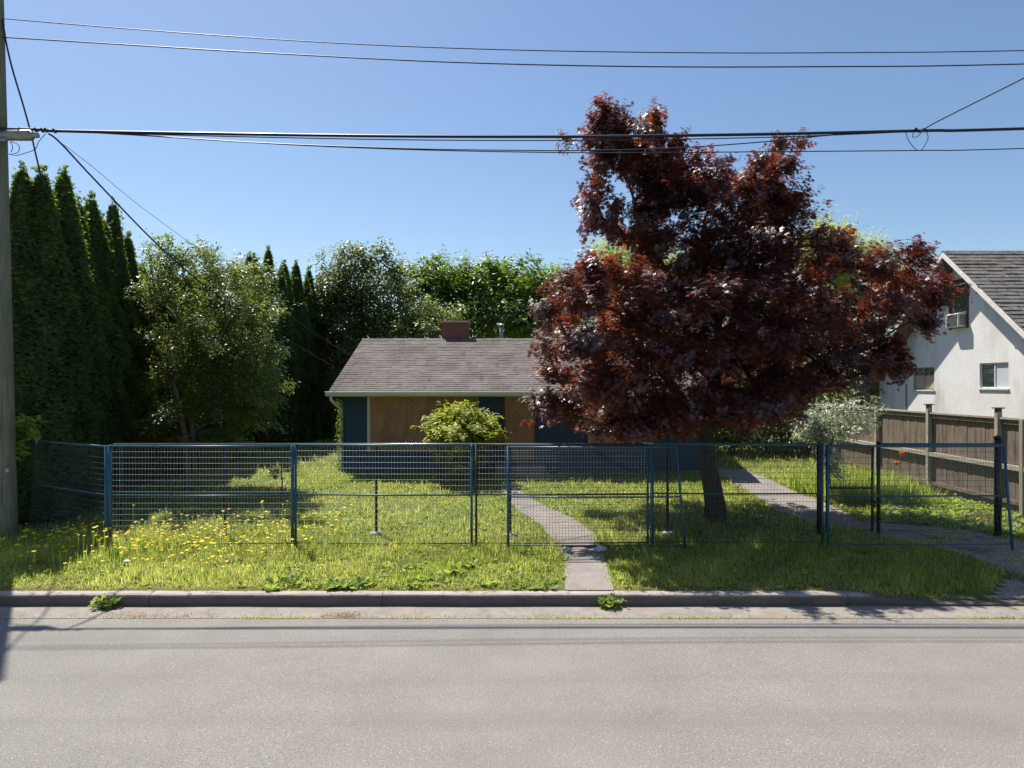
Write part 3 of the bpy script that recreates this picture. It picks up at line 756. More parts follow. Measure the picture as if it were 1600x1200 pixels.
p = part('post', MB().tube([(x, CY+.03, .1), (x, CY+.03, CT+.05)], .040, 10), M['black'], cf, True); p['label'] = 'thick black gate post'
# narrow gate
xa, xb = W(1293, 0, CY).x, W(1364, 0, CY).x
gt = thing('gate', 'narrow black chain-link gate standing across the side path', 'gate', ((xa+xb)/2, CY+.02, .27))
for x in (xa, xb): part('stile', MB().tube([(x, CY+.02, .23), (x, CY+.02, CT-.02)], .023, 8), M['black'], gt, True)
for z in (.24, 1.07, CT-.03): part('rail', MB().tube([(xa+.02, CY+.02, z), (xb-.02, CY+.02, z)], .018, 8), M['black'], gt, True)
v, f = chainmesh(xa+.02, xb-.02, CY+.045, .26, CT-.05, ends=False); part_np('chain_mesh', v, f, M['blackwire'], gt)
lt = MB().tube([(xb+.02, CY+.0, .80), (xb+.09, CY+.0, .80)], .012, 6).tube([(xb+.03, CY, .72), (xb+.03, CY, .86)], .012, 6); part('latch', lt, M['black'], gt)
# second stretch, right of the gate
cf2 = thing('chain_link_fence', 'short black chain-link fence between the narrow gate and the thick end post', 'fence', (7.6, CY, .26))
xa, xb = W(1374, 0, CY).x, W(1561, 0, CY).x
part('post', MB().tube([(xa, CY+.03, .15), (xa, CY+.03, CT+.05)], .032, 10), M['black'], cf2, True)
p = part('post', MB().tube([(xb, CY+.03, .15), (xb, CY+.03, CT+.10)], .058, 12), M['black'], cf2, True)
part('post_cap', MB().tube([(xb, CY+.03, CT+.10), (xb, CY+.03, CT+.13), (xb, CY+.03, CT+.16)], [.066, .06, .015], 12), M['black'], p, True)
part('top_rail', MB().tube([(xa, CY, CT), (xb, CY, CT)], .023, 8), M['bluesteel'], cf2, True)
v, f = chainmesh(xa, xb, CY+.03, .30, CT-.03); part_np('chain_mesh', v, f, M['mesh_light'], cf2)
xe = W(1640, 0, 12.6).x
v, f = chainmesh(xb+.06, xe, CY+.03, .30, CT+.25, ends=False); part_np('chain_mesh', v, f, M['mesh_light'], cf2)

# ================================================================== BLUE TEMPORARY PANELS
def panel(A, B, zt, zb, label, wm, fm, fmr=None, leanB=0.0, mid=None, seed=0, left_extra=0, ext=.0, rr=.021):
    """A, B: (x, y) feet of the two end posts; leanB shifts the top of the B post along the panel"""
    A = Vector((*A, 0)); B = Vector((*B, 0)); L = (B-A).length; u = (B-A)/L
    t = thing('temporary_fence', label, 'fence panel', ((A.x+B.x)/2, (A.y+B.y)/2, zb), 'blue temporary fence panels')
    def q(s, z):                                         # s 0..1 along, follows the lean
        k = (z-zb)/(zt-zb); Ls = L+leanB*k
        p = A+u*Ls*s; return Vector((p.x, p.y, z))
    part('post', MB().tube([q(0, zb-.10), q(0, zb+.5), q(0, zt+ext+.02)], rr, 8), fm, t, True)
    part('post', MB().tube([q(1, zb-.10), q(1, zb+.5), q(1, zt+.02)], rr, 8), fmr or fm, t, True)
    part('top_rail', MB().tube([q(.005, zt), q(.5, zt-.006), q(.995, zt)], .019, 8), fm, t, True)
    mz = mid or zb+(zt-zb)*.52
    part('middle_rail', MB().tube([q(.005, mz), q(.5, mz-.008), q(.995, mz)], .014, 8), fm, t, True)
    part('bottom_rail', MB().tube([q(.005, zb+.09), q(.5, zb+.08), q(.995, zb+.09)], .010, 6), fm, t, True)
    rs = random.Random(seed); wmb = MB(); off = Vector((-u.y, u.x, 0))*-.004
    if (A+off).y > A.y: off = -off
    nh = 17
    for k in range(1, nh):
        z = zb+.09+(zt-zb-.09)*k/nh; j = rs.uniform(-.003, .003)
        wmb.tube([q(.005, z)+off, q(.5, z+j)+off, q(.995, z)+off], .0026, 4, False)
    nv = int(L/.052)
    for k in range(1, nv):
        s = k/nv; j = rs.uniform(-.002, .002)/L
        wmb.tube([q(s, zb+.09), q(s+j, (zt+zb)/2), q(s, zt+rs.uniform(0, .02))], .0017, 3, False)
    part('wire_mesh', wmb, wm, t)
    return t
PY = 11.2; zt = CAMZ-96/F*PY
def gx(px, d=PY): return (px-800)/F*d
panel((gx(457), PY), (gx(172), PY), zt-.01, .20, 'leftmost long blue fence panel with pale horizontal wires above yellow wildflowers', M['mesh_light'], M['bluesteel'], M['bluesteel'], seed=1, rr=.027)
panel((gx(461), PY+.03), (gx(737), PY-.02), zt+.005, .20, 'blue fence panel directly in front of the large plywood window', M['mesh_light'], M['greensteel'], M['bluesteel'], seed=2)
panel((gx(744), PY+.02), (gx(1013), PY+.05), zt+.01, .20, 'fence panel with a rusty dark left post near the front path', M['mesh_light'], M['ruststeel'], M['greensteel'], seed=3, rr=.019)
panel((gx(794, 11.1), 11.1), (gx(1071, 11.1), 11.1), zt-.02, .19, 'overlapping blue fence panel crossing the front path with a leaning right post', M['mesh_dark'], M['bluesteel'], M['greensteel'], leanB=-.15, seed=4)
panel((gx(1021), PY+.07), (gx(1287), PY+.05), zt+.02, .21, 'dark blue fence panel in front of the maple trunk', M['mesh_dark'], M['greensteel'], M['greensteel'], seed=5)
panel((gx(1294, 11.1), 11.1), (gx(1582, 11.1), 11.1), zt-.0, .21, 'rightmost blue fence panel across the driveway with a leaning end post', M['mesh_dark'], M['bluesteel'], M['bluesteel'], leanB=-.14, seed=6, rr=.022)
panel((gx(165), PY+.01), (-9.15, 12.75), zt-.02, .22, 'blue fence panel turned back beside the utility pole under the hedge', M['mesh_dark'], M['bluesteel'], seed=7, rr=.027)
# clamp frame standing above the panel joint
cl = thing('fence_clamp', 'tall narrow steel clamp joining the fence panels left of the maple trunk', 'clamp', (gx(1012), PY-.03, 1.7))
cx0, cx1 = gx(1008), gx(1016)
part('loop', MB().tube([(cx0, PY-.03, 1.75), (cx0, PY-.03, 2.10), (cx1, PY-.03, 2.10), (cx1, PY-.03, .30)], .009, 6), M['greensteel'], cl)
part('bolt', MB().tube([(gx(1002), PY-.05, 1.94), (gx(1020), PY-.05, 1.93)], .012, 6), M['steel'], cl)
# foot of the panel on the path
ft = thing('panel_foot', 'fence foot bar with two pale concrete lumps lying across the front path', 'fence foot', (1.15, 10.95, .22))
gz0 = float(gh(1.15, 10.9))
part('bar', MB().tube([(.78, 10.95, gz0+.09), (1.5, 10.95, gz0+.09)], .016, 8), M['black'], ft)
def rock(c, r, seed, sq=(1, 1, .6)):
    rs = np.random.RandomState(seed); import bmesh
    bm = bmesh.new(); bmesh.ops.create_icosphere(bm, subdivisions=2, radius=1); mb = MB()
    ph = rs.uniform(0, 6, 6)
    for v_ in bm.verts:
        k = 1+.16*math.sin(v_.co.x*4+ph[0])+.14*math.sin(v_.co.y*5+ph[1])+.12*math.sin(v_.co.z*5+ph[2])+rs.normal(0, .04)
        mb.v.append((c[0]+v_.co.x*r*k*sq[0], c[1]+v_.co.y*r*k*sq[1], c[2]+v_.co.z*r*k*sq[2]))
    mb.f = [tuple(v_.index for v_ in fc.verts) for fc in bm.faces]; bm.free(); return mb
for q, xx in enumerate((.88, 1.42)): part('concrete_block', rock((xx, 10.93, gz0+.045), .085, q+1, (1.2, .8, .6)), M['stone'], ft)

# ================================================================== UTILITY POLE AND CABLES
up = thing('utility_pole', 'weathered grey-green wooden utility pole at the left edge of the verge', 'utility pole', (-8.6, 11.6, .2))
part('shaft', MB().tube([(-8.60+(-.02)*z, 11.6, z) for z in (0, .8, 2, 3.5, 5, 7, 9, 10.5)], [.185, .175, .168, .16, .152, .142, .13, .122], 24), M['pole'], up, True)
part('tag', MB().box(-8.50, -8.435, 11.445, 11.452, 1.42, 1.485), M['steel'], up).rotation_euler = (0, 0, 0)
PZ = W(0, 205, 11.45).z
enc = part('splice_case', MB().tube([W(2, 211, 11.42), W(10, 211, 11.42), W(12, 211.5, 11.42), W(49, 211.5, 11.42), W(51, 211.5, 11.42), W(60, 211.5, 11.42), W(61, 211, 11.42)], [.05, .05, .088, .088, .05, .04, .02], 14), M['steel'], up, True)
part('bracket', MB().box(-8.78, -8.45, 11.40, 11.45, PZ-.18, PZ-.14), M['steel'], up)
rr_ = np.random.RandomState(5)
def loopc(name, pts, r, par, mm=None):
    P_ = [W(px, py, d) for px, py, d in pts]; out = []
    for i in range(len(P_)-1):              # Catmull-Rom
        p0, p1, p2, p3 = P_[max(i-1, 0)], P_[i], P_[i+1], P_[min(i+2, len(P_)-1)]
        for k in range(6):
            t = k/6; out.append(.5*((2*p1)+(p2-p0)*t+(2*p0-5*p1+4*p2-p3)*t*t+(3*p1-p0-3*p2+p3)*t**3))
    out.append(P_[-1]); mb = MB().tube(out, r, 5)
    if isinstance(par, bpy.types.Object): return part(name, mb, mm or M['cable'], par)
for pts in ([(15, 222, 11.45), (20, 222, 11.4), (30, 228, 11.4), (28, 238, 11.4), (18, 241, 11.4), (14, 240, 11.45)],
            [(15, 241, 11.45), (25, 243, 11.4), (40, 239, 11.4), (55, 233, 11.4), (60, 222, 11.4), (72, 208, 11.4)],
            [(17, 222, 11.42), (20, 230, 11.4), (17, 238, 11.4)]):
    loopc('drip_loop', pts, .006, up)
def cable(label, pts, r, name='cable', m=None, extra=None):
    """pts px, py, d ; passes smoothly through them"""
    c = W(*pts[len(pts)//2]); t = thing(name, label, 'cable', tuple(c), 'overhead cables'); loopc('span', pts, r, t, m)
    if extra:
        for e in extra: loopc(e[0], e[1], e[2], t)
    return t
D = 11.45
ties = [('tie', [(x-3, 200.5+q, D-.04), (x, 205+q, D-.05), (x+3, 202+q, D-.04)], .022) for x, q in ((57, 0), (67, .5), (73, .5), (86, 1.5))]
cable('thick black cable bundle stretched from the pole past the maple crown', [(-700, 190, D), (4, 201, D), (90, 204.5, D), (350, 209, D), (600, 212.5, D), (800, 213.5, D), (950, 213, D), (1200, 209.5, D), (1450, 204, D), (1600, 201, D), (2600, 170, D)], .026, extra=ties+[
    ('tie', [(1430, 200, D-.04), (1437, 206, D-.05), (1444, 201, D-.04)], .02), ('drip_loop', [(1415, 206, D), (1420, 220, D), (1432, 234, D), (1441, 233, D), (1450, 216, D), (1447, 205, D)], .006), ('drip_loop', [(1428, 206, D), (1426, 214, D), (1434, 213, D), (1440, 206, D)], .006)])
cable('thin cable sagging closest below the thick bundle', [(90, 206, D), (350, 213, D), (600, 218, D), (800, 219.5, D), (1000, 218.5, D), (1200, 214.5, D), (1350, 209, D), (1430, 205, D)], .009)
cable('slack thin cable dipping into the maple crown', [(120, 206, D), (200, 210, D), (400, 223, D), (600, 231, D), (780, 234.5, D), (920, 235, D), (1060, 231, D), (1200, 221, D), (1300, 211, D), (1400, 206, D)], .010)
cable('lowest thin straight cable across the whole sky', [(130, 206.5, D), (260, 214, D), (450, 226, D), (650, 234, D), (850, 238, D), (1000, 238.5, D), (1200, 237, D), (1440, 235, D), (1600, 232, D), (2500, 205, D)], .009)
cable('upper power line, the lower of the topmost pair', [(-700, 15, 11.6), (150, 67, 11.6), (400, 82, 11.6), (700, 97, 11.6), (1000, 104, 11.6), (1300, 104, 11.6), (1600, 100, 11.6), (2500, 75, 11.6)], .011)
cable('topmost power line in the sky', [(-100, 20, 11.9), (200, 45, 11.9), (520, 67, 11.9), (800, 78, 11.9), (1100, 82.5, 11.9), (1350, 82, 11.9), (1600, 79, 11.9), (2500, 60, 11.9)], .009)
cable('cable rising towards the upper right corner from the bundle', [(1446, 201, D), (1455, 195, D-.2), (1500, 172, 10.8), (1600, 122, 9.4), (1800, 20, 7.3), (2400, -280, 4.5)], .010)
cable('doubled service cable dropping from the pole into the leafy tree', [(76, 209, D), (95, 224, D+.2), (150, 283, 12.3), (250, 386, 14.0), (340, 462, 15.8), (430, 520, 17.6), (520, 572, 18.7)], .016)
cable('thin wire dropping from the pole beside the doubled service cable', [(88, 218, D+.1), (140, 257, 12.2), (220, 323, 13.6), (320, 396, 15.4), (430, 475, 17.5), (490, 520, 18.7), (556, 560, 20.5)], .005, m=M['cable_grey'])
cable('twisted cable falling steeply beside the pole behind the tallest cedar', [(4, 30, 11.55), (10, 68, 11.6), (20, 110, 11.7), (35, 160, 11.9), (44, 192, 12), (50, 215, 12.1), (58, 250, 12.3), (68, 290, 12.7), (84, 345, 13.6)], .015)

# ================================================================== CEDAR HEDGE
def cedar_mesh(seed, H=7.0, Rr=.53, n=34000):
    rs = np.random.RandomState(seed)
    t = rs.uniform(0, 1, n)**1.0; t = np.where(rs.rand(n) < .12, rs.uniform(.85, 1.0, n), t)
    def rad(t, a):
        pr = np.minimum(1, ((1-t)/.5))**.8*(.80+.20*np.minimum(1, t/.25))
        return Rr*pr*(1+.13*np.sin(a*3+t*9+seed)+.08*np.sin(a*5-t*23+seed*2)+.06*np.sin(t*60+a*2)+.05*np.sin(t*31+a*7+seed))
    a = rs.uniform(0, 2*np.pi, n); r = rad(t, a)*rs.uniform(.86, 1.08, n)+rs.exponential(.018, n)
    pos = np.stack([r*np.cos(a), r*np.sin(a), .12+t*(H-.2)], 1)
    out = np.stack([np.cos(a), np.sin(a), np.zeros(n)], 1)
    tip = out*.35+np.array([0, 0, 1.0])+rs.normal(0, .2, (n, 3))
    nr = out+rs.normal(0, .55, (n, 3))
    s = rs.uniform(.04, .09, n)
    tint = np.clip(rs.uniform(0, 1, n)*.6+.4*np.sin(t*14+a*2)**2, 0, 1)
    v, f, tt = place(pos, nr, tip, s, 'spray', tint)
    # leader shoots at the top
    m = 150; z = rs.uniform(H-.6, H+.12, m); w2 = .02+.10*(H+.12-z)/.7; p2 = np.stack([rs.normal(0, 1, m)*w2, rs.normal(0, 1, m)*w2, z], 1)
    v2, f2, t2 = place(p2, rs.normal(0, 1, (m, 3)), np.array([0, 0, 1.0])+rs.normal(0, .22, (m, 3)), rs.uniform(.06, .13, m), 'spray', rs.rand(m), .6)
    return mesh_np('crown', np.concatenate([v, v2]), np.concatenate([f, f2+len(v)]), M['cedar'], np.concatenate([tt, t2]))
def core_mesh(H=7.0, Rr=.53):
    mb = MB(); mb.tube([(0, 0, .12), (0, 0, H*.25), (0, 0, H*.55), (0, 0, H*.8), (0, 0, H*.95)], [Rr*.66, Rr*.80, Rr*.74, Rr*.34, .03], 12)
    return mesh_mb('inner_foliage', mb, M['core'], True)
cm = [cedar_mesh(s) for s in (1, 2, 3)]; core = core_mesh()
ctr = mesh_mb('trunk', MB().tube([(0, 0, -.1), (0, 0, .4), (0, 0, 6.2)], [.09, .07, .015], 8), M['barkpale'], True)
ords = ['first', 'second', 'third', 'fourth', 'fifth', 'sixth', 'seventh', 'eighth', 'ninth', 'tenth', 'eleventh', 'twelfth', 'thirteenth', 'fourteenth', 'fifteenth', 'sixteenth', 'seventeenth', 'eighteenth', 'nineteenth', 'twentieth', 'twenty-first', 'twenty-second', 'twenty-third', 'twenty-fourth', 'twenty-fifth', 'twenty-sixth', 'twenty-seventh', 'twenty-eighth', 'twenty-ninth', 'thirtieth']
ci = 0
def cedar(x, y, top, w_, seed, lab):
    g0 = float(gh(x, y)); H = top-g0
    t = thing('cedar_tree', lab, 'cedar', (x, y, g0-.05), 'narrow cedars of the tall hedge')
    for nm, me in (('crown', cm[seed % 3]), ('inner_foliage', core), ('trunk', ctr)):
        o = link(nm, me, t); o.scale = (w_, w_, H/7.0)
    t.rotation_euler.z = seed*2.399
spec = [(35, 262, -9.45, 12.9), (66, 268, -9.3, 13.1), (100, 268, -9.35, 13.75), (122, 314, -9.3, 14.35), (143, 308, -9.35, 15.0), (158, 340, -9.3, 15.5), (177, 316, -9.4, 16.05), (200, 368, -9.35, 16.7)]
lst = []
for px, py, x, d in spec:
    x = (px-800)/F*d*1.0
    lst.append((x, d, CAMZ+(600-py)/F*d))
d = 17.4
tops = [388, 380, 392, 400, 396, 404, 398, 410, 392, 405, 412, 420, 424, 424, 418, 432, 440, 436, 458, 470]
k = 0
while d < 31.5:
    x = -9.5+(d-17)*.105+.12*math.sin(k*2.1); px = 800+x/d*F
    base_top = CAMZ+4.15+.012*(d-17)+.35*math.sin(k*1.9)+.2*math.sin(k*.8)
    if d > 24: base_top = CAMZ+4.55+.3*math.sin(k*2.3)
    if d < 22.5: base_top = min(base_top, CAMZ+.172*d+.15*math.sin(k*2.2))
    lst.append((x, d, base_top)); d += .78; k += 1
for k, (x, y, top) in enumerate(lst):
    wsc = 1.0+.14*math.sin(k*1.7)
    if k in (1, 2): wsc = 1.12
    cedar(x, y, top, wsc, k, f'{ords[k]} narrow dark cedar of the tall hedge counted back from the utility pole')

# ================================================================== RED MAPLE
base = Vector((3.93, 13.2, float(gh(3.93, 13.2))))
mp = []
rsm = np.random.RandomState(11)
def mpf(px, py, rx, ry, d=13.2, dep=None): mp.append(pf(px, py, rx, ry, d, dep))
for a in [(950, 192, 24, 32), (1020, 200, 22, 24), (912, 226, 24, 16), (962, 236, 46, 26), (1030, 234, 28, 22), (930, 285, 26, 34), (943, 340, 22, 36), (975, 368, 34, 18),
          (1003, 270, 44, 34), (1052, 285, 38, 36), (1040, 330, 38, 28), (1092, 285, 40, 34), (1140, 300, 46, 40), (1100, 345, 62, 50),
          (1170, 350, 60, 50), (1228, 222, 20, 20), (1196, 245, 28, 20), (1172, 262, 28, 20), (1214, 275, 34, 24), (1190, 305, 50, 28), (1228, 318, 20, 16), (1240, 350, 44, 34), (1030, 375, 40, 34), (1110, 400, 50, 40), (1150, 430, 60, 40), (1190, 380, 50, 44), (1075, 310, 40, 40), (1010, 235, 34, 26), (985, 215, 24, 20), (1205, 330, 40, 34), (925, 310, 26, 26), (1005, 300, 34, 24), (1035, 290, 34, 26), (958, 262, 34, 24), (1020, 335, 30, 24), (990, 372, 36, 18), (935, 365, 20, 20), (945, 215, 30, 26), (955, 180, 18, 20), (1028, 190, 18, 20)]:
    mpf(*a, d=13.2+rsm.uniform(-.5, .5))
for a in [(1060, 400, 60, 44), (1130, 410, 75, 50), (1210, 400, 70, 46), (1290, 390, 46, 34), (1330, 420, 48, 30), (1390, 425, 50, 28), (1445, 440, 38, 26), (1468, 462, 20, 18),
          (1400, 470, 60, 34), (1330, 480, 70, 44), (1425, 505, 30, 22), (1370, 530, 46, 36), (1396, 572, 24, 14), (1385, 570, 34, 22), (1300, 550, 70, 44), (1330, 590, 34, 20)]:
    mpf(*a, d=13.2+rsm.uniform(-.9, .9))
# lower left mass in layers, nearer and farther
DEEP = [(q[0], q[1], q[2], q[3]*.74) for q in [(1130, 520, 90, 50), (1200, 500, 80, 50), (1170, 580, 90, 40), (1090, 440, 60, 40), (1170, 440, 70, 40), (1250, 430, 60, 36), (1000, 560, 80, 44), (1270, 500, 70, 40)]]
for a in [(930, 425, 36, 22), (900, 455, 44, 26), (862, 485, 34, 22), (880, 520, 44, 30), (940, 480, 60, 34), (1000, 450, 60, 34), (860, 545, 24, 18), (930, 545, 60, 34), (990, 520, 60, 36),
          (875, 595, 40, 26), (862, 635, 34, 18), (848, 658, 24, 12), (925, 605, 56, 32), (900, 650, 50, 22), (960, 660, 46, 18), (990, 590, 66, 36), (1000, 640, 60, 26), (1060, 480, 70, 40), (1060, 560, 80, 44),
          (1140, 480, 80, 42), (1150, 550, 90, 46), (1230, 470, 80, 42), (1240, 540, 80, 44), (1090, 630, 80, 30), (1180, 620, 80, 34), (1250, 600, 60, 36), (950, 672, 40, 16), (1000, 675, 44, 14), (1060, 665, 46, 18), (1130, 655, 50, 20), (1200, 650, 50, 20), (1130, 520, 90, 50), (1200, 500, 80, 50), (1170, 580, 90, 40), (1090, 440, 60, 40), (1170, 440, 70, 40), (1250, 430, 60, 36), (1000, 560, 80, 44), (1270, 500, 70, 40)]:
    far = rsm.uniform(.2, 1.5); near = rsm.uniform(.5, 1.9)
    a = (a[0], a[1], a[2], a[3]*.74)
    if a in DEEP: mpf(*a, d=13.3+far); continue
    mpf(*a, d=(12.2-.35*near if a[0] < 905 else 13.1-near))
    if a[0] > 890: mpf(*a, d=13.4+far)
trunkm = [(base.x, base.y, base.z-.1), (base.x-.03, 13.2, base.z+.5), (base.x-.14, 13.2, 1.35), (base.x-.16, 13.25, 2.0), (base.x-.02, 13.3, 2.9), (base.x+.08, 13.3, 3.8), (base.x+.0, 13.25, 4.8)]
lim1 = [(base.x-.16, 13.25, 1.95), (base.x-.9, 13.1, 2.9), (base.x-1.55, 12.9, 3.9), W(1036, 372, 13.2), W(1010, 345, 13.2), W(990, 315, 13.2), W(982, 285, 13.2)]
lim2 = [(base.x-.1, 13.25, 2.1), (base.x+1.0, 13.0, 2.7), (base.x+2.0, 13.2, 3.3), W(1370, 535, 13.2), W(1400, 470, 13.2)]
lim3 = [(base.x+.0, 13.3, 2.9), W(1170, 430, 13.4), W(1190, 340, 13.3), W(1205, 280, 13.2)]
lim4 = [(base.x-.15, 13.25, 1.9), W(1000, 610, 12.4), W(930, 570, 12.2)]
tree('maple_tree', 'large spreading maple with dark red leaves rising behind the fence', 'tree', tuple(base), [trunkm, lim1, lim2, lim3, lim4],
     [[.235, .185, .16, .145, .12, .09, .05], [.11, .09, .075, .055, .04, .03, .015], [.12, .10, .08, .06, .03], [.09, .07, .05, .02], [.09, .06, .03]],
     mp, M['maple'], M['bark'], dict(nshoot=9400, per=19, wpow=.62, L=.28, spread=.075, size=.074, kind='maple', up=.8, bias=-.6, droop=.35, inner=.35, out=1.0, lobe=.24, per_lobe=9), r0=.018, twign=600)

# ================================================================== LEAFY TREE ON THE LEFT
lp = []; rsl = np.random.RandomState(21)
for a in [(235, 420, 26, 26), (262, 408, 34, 20), (300, 402, 36, 16), (330, 425, 36, 24), (370, 430, 36, 26), (405, 450, 30, 26), (240, 470, 34, 36), (275, 450, 36, 30), (330, 475, 50, 34), (385, 490, 44, 34),
          (250, 530, 40, 40), (310, 540, 56, 44), (370, 545, 50, 40), (410, 560, 26, 34), (425, 595, 18, 18), (250, 600, 36, 36), (320, 605, 46, 34), (385, 610, 44, 34), (270, 645, 34, 26), (340, 655, 40, 22), (395, 660, 34, 26), (410, 640, 24, 20), (240, 655, 24, 26), (300, 690, 40, 20), (350, 700, 40, 20), (400, 690, 30, 20), (260, 690, 30, 20), (320, 640, 50, 30), (360, 580, 50, 34), (300, 580, 40, 30), (225, 560, 20, 40), (225, 630, 20, 40)]:
    lp.append(pf(*a, d=15.9+rsl.uniform(-.7, .9)))
    if a[1] < 600: lp.append(pf(a[0], a[1]+6, a[2]*.9, a[3]*.9, d=17.2+rsl.uniform(-.5, .5)))
b = (W(293, 0, 16.2).x, 16.2, float(gh(-7.7, 16.2)))
tree('leafy_tree', 'rounded olive-green leafy tree in front of the cedar hedge', 'tree', b,
     [[(b[0], 16.2, b[2]-.1), (b[0]-.05, 16.2, 1.6), W(272, 600, 16.2), W(285, 520, 16.3), W(300, 450, 16.3)], [(b[0]+.15, 16.3, b[2]-.1), W(300, 640, 16.3), W(330, 560, 16.3), W(360, 490, 16.4)]],
     [[.075, .06, .05, .04, .02], [.055, .045, .035, .02]], lp, M['olive'], M['barkpale'], dict(nshoot=4600, per=12, L=.36, spread=.08, size=.075, kind='oval', up=.5, bias=-.7, droop=.2, inner=.25, lobe=.2, per_lobe=13), r0=.012)

# ================================================================== BACKGROUND TREES
def puffs_auto(outline, d, dep, seed, n2=1):
    rs = np.random.RandomState(seed); out = []
    for a in outline:
        for q in range(n2): out.append(pf(a[0], a[1], a[2], a[3], d=d+rs.uniform(-dep, dep)))
    return out
A = puffs_auto([(522, 415, 18, 18), (550, 408, 22, 16), (583, 402, 16, 14), (610, 420, 14, 20), (540, 450, 34, 28), (590, 445, 34, 28), (615, 455, 18, 20), (520, 480, 30, 30), (565, 490, 44, 36), (615, 495, 30, 28), (530, 530, 36, 30), (585, 540, 46, 34), (640, 470, 14, 12), (495, 470, 12, 20)], 29, 1.2, 1, 2)
b = W(560, 0, 29)
tree('broadleaf_tree', 'tall loose dark-leaved tree rising left of the house roof', 'tree', (b.x, 29, .5), [[(b.x, 29, .4), (b.x, 29, 3), (b.x+.2, 29, 5), (b.x+.1, 29, 6.8)]], [[.2, .16, .11, .05]], A, M['darkleaf'], M['bark'],
     dict(nshoot=2300, per=9, L=.6, spread=.16, size=.15, kind='oval', up=.5, bias=-.8, droop=.2, inner=.3), r0=.018)
A = puffs_auto([(665, 440, 26, 20), (690, 430, 24, 18), (740, 432, 28, 16), (785, 430, 26, 18), (835, 440, 26, 16), (868, 445, 22, 14), (700, 460, 40, 28), (760, 465, 44, 30), (820, 470, 44, 28), (870, 475, 30, 26), (720, 500, 50, 30), (790, 510, 50, 30), (850, 510, 40, 30), (670, 480, 26, 26)], 31, 1.5, 2, 2)
b = W(765, 0, 31)
tree('walnut_tree', 'bright green large-leaved tree with drooping leaf fans behind the chimney', 'tree', (b.x, 31, .5), [[(b.x, 31, .4), (b.x, 31, 3), (b.x-.1, 31, 5), (b.x, 31, 6.6)]], [[.22, .17, .11, .05]], A, M['bigleaf'], M['bark'],
     dict(nshoot=2400, per=9, L=.75, spread=.16, size=.26, kind='oval', up=.5, bias=-.8, droop=.6, inner=.3, sx=.75), r0=.018)
A = puffs_auto([(640, 505, 40, 22), (690, 500, 30, 14), (600, 520, 30, 16), (660, 525, 40, 18)], 27.5, .6, 3, 2)
b = W(650, 0, 27.5)
tree('garden_bush', 'light green bush showing just above the roof ridge left of the chimney', 'bush', (b.x, 27.5, .5), [[(b.x, 27.5, .4), (b.x, 27.5, 2), (b.x, 27.5, 4.2)]], [[.08, .06, .03]], A, M['olive'], M['bark'],
     dict(nshoot=900, per=9, L=.5, spread=.14, size=.13, kind='oval', up=.5, bias=-.8, inner=.3), r0=.012)
A = puffs_auto([(540, 520, 22, 20), (530, 560, 20, 26), (550, 560, 20, 24), (528, 605, 12, 26), (540, 600, 14, 22), (530, 650, 12, 30)], 27.5, .8, 4, 2)
b = W(535, 0, 27.5)
tree('garden_shrub', 'dark shrub growing between the hedge and the left gable of the house', 'shrub', (b.x, 27.5, .5), [[(b.x, 27.5, .4), (b.x, 27.5, 2), (b.x, 27.5, 3.6)]], [[.08, .06, .03]], A, M['darkleaf'], M['bark'],
     dict(nshoot=1100, per=9, L=.4, spread=.12, size=.12, kind='oval', up=.5, bias=-.8, inner=.3), r0=.012)
A = puffs_auto([(950, 405, 26, 20), (985, 395, 24, 20), (1020, 420, 30, 30), (960, 440, 40, 30), (1000, 480, 60, 50), (930, 480, 36, 40), (1060, 460, 50, 50)], 33, 1.2, 5, 2)
b = W(990, 0, 33)
tree('willow_tree', 'pale yellow-green feathery tree peeking out left behind the maple', 'tree', (b.x, 33, .5), [[(b.x, 33, .4), (b.x, 33, 3), (b.x, 33, 6)]], [[.25, .18, .06]], A, M['willow'], M['bark'],
     dict(nshoot=2600, per=14, L=.8, spread=.16, size=.20, kind='long', up=.3, bias=-.7, droop=.5, inner=.3), r0=.018)
A = puffs_auto([(1285, 372, 20, 18), (1310, 385, 26, 22), (1352, 402, 26, 18), (1300, 420, 40, 30), (1375, 420, 22, 14), (1350, 440, 40, 30), (1260, 420, 36, 40), (1310, 480, 60, 50), (1250, 500, 60, 50)], 33, 1.2, 6, 2)
b = W(1310, 0, 33)
tree('willow_tree', 'pale yellow-green feathery tree behind the maple towards the white house', 'tree', (b.x, 33, .5), [[(b.x, 33, .4), (b.x, 33, 3), (b.x, 33, 6)]], [[.25, .18, .06]], A, M['willow'], M['bark'],
     dict(nshoot=2800, per=14, L=.8, spread=.16, size=.20, kind='long', up=.3, bias=-.7, droop=.5, inner=.3), r0=.018)
# dark shrubs in the shade between the houses
A = puffs_auto([(1080, 600, 60, 60), (1160, 610, 60, 60), (1240, 600, 60, 60), (1310, 600, 50, 55), (1350, 640, 40, 30), (1110, 680, 60, 30), (1210, 680, 60, 30), (1300, 670, 50, 30), (1030, 560, 60, 50)], 24, 1.0, 7, 2)
b = W(1200, 0, 24)
tree('laurel_shrub', 'dark shaded evergreen shrubbery filling the gap between the two houses', 'shrub', (b.x, 24, .5), [[(b.x, 24, .4), (b.x, 24, 1.5), (b.x, 24, 3.6)]], [[.12, .1, .04]], A, M['darkleaf'], M['bark'],
     dict(nshoot=2000, per=9, L=.4, spread=.14, size=.15, kind='oval', up=.5, bias=-.9, inner=.3), r0=.014)
A = puffs_auto([(1500, 392, 5, 4), (1506, 388, 3, 6)], 24, .1, 8, 1)
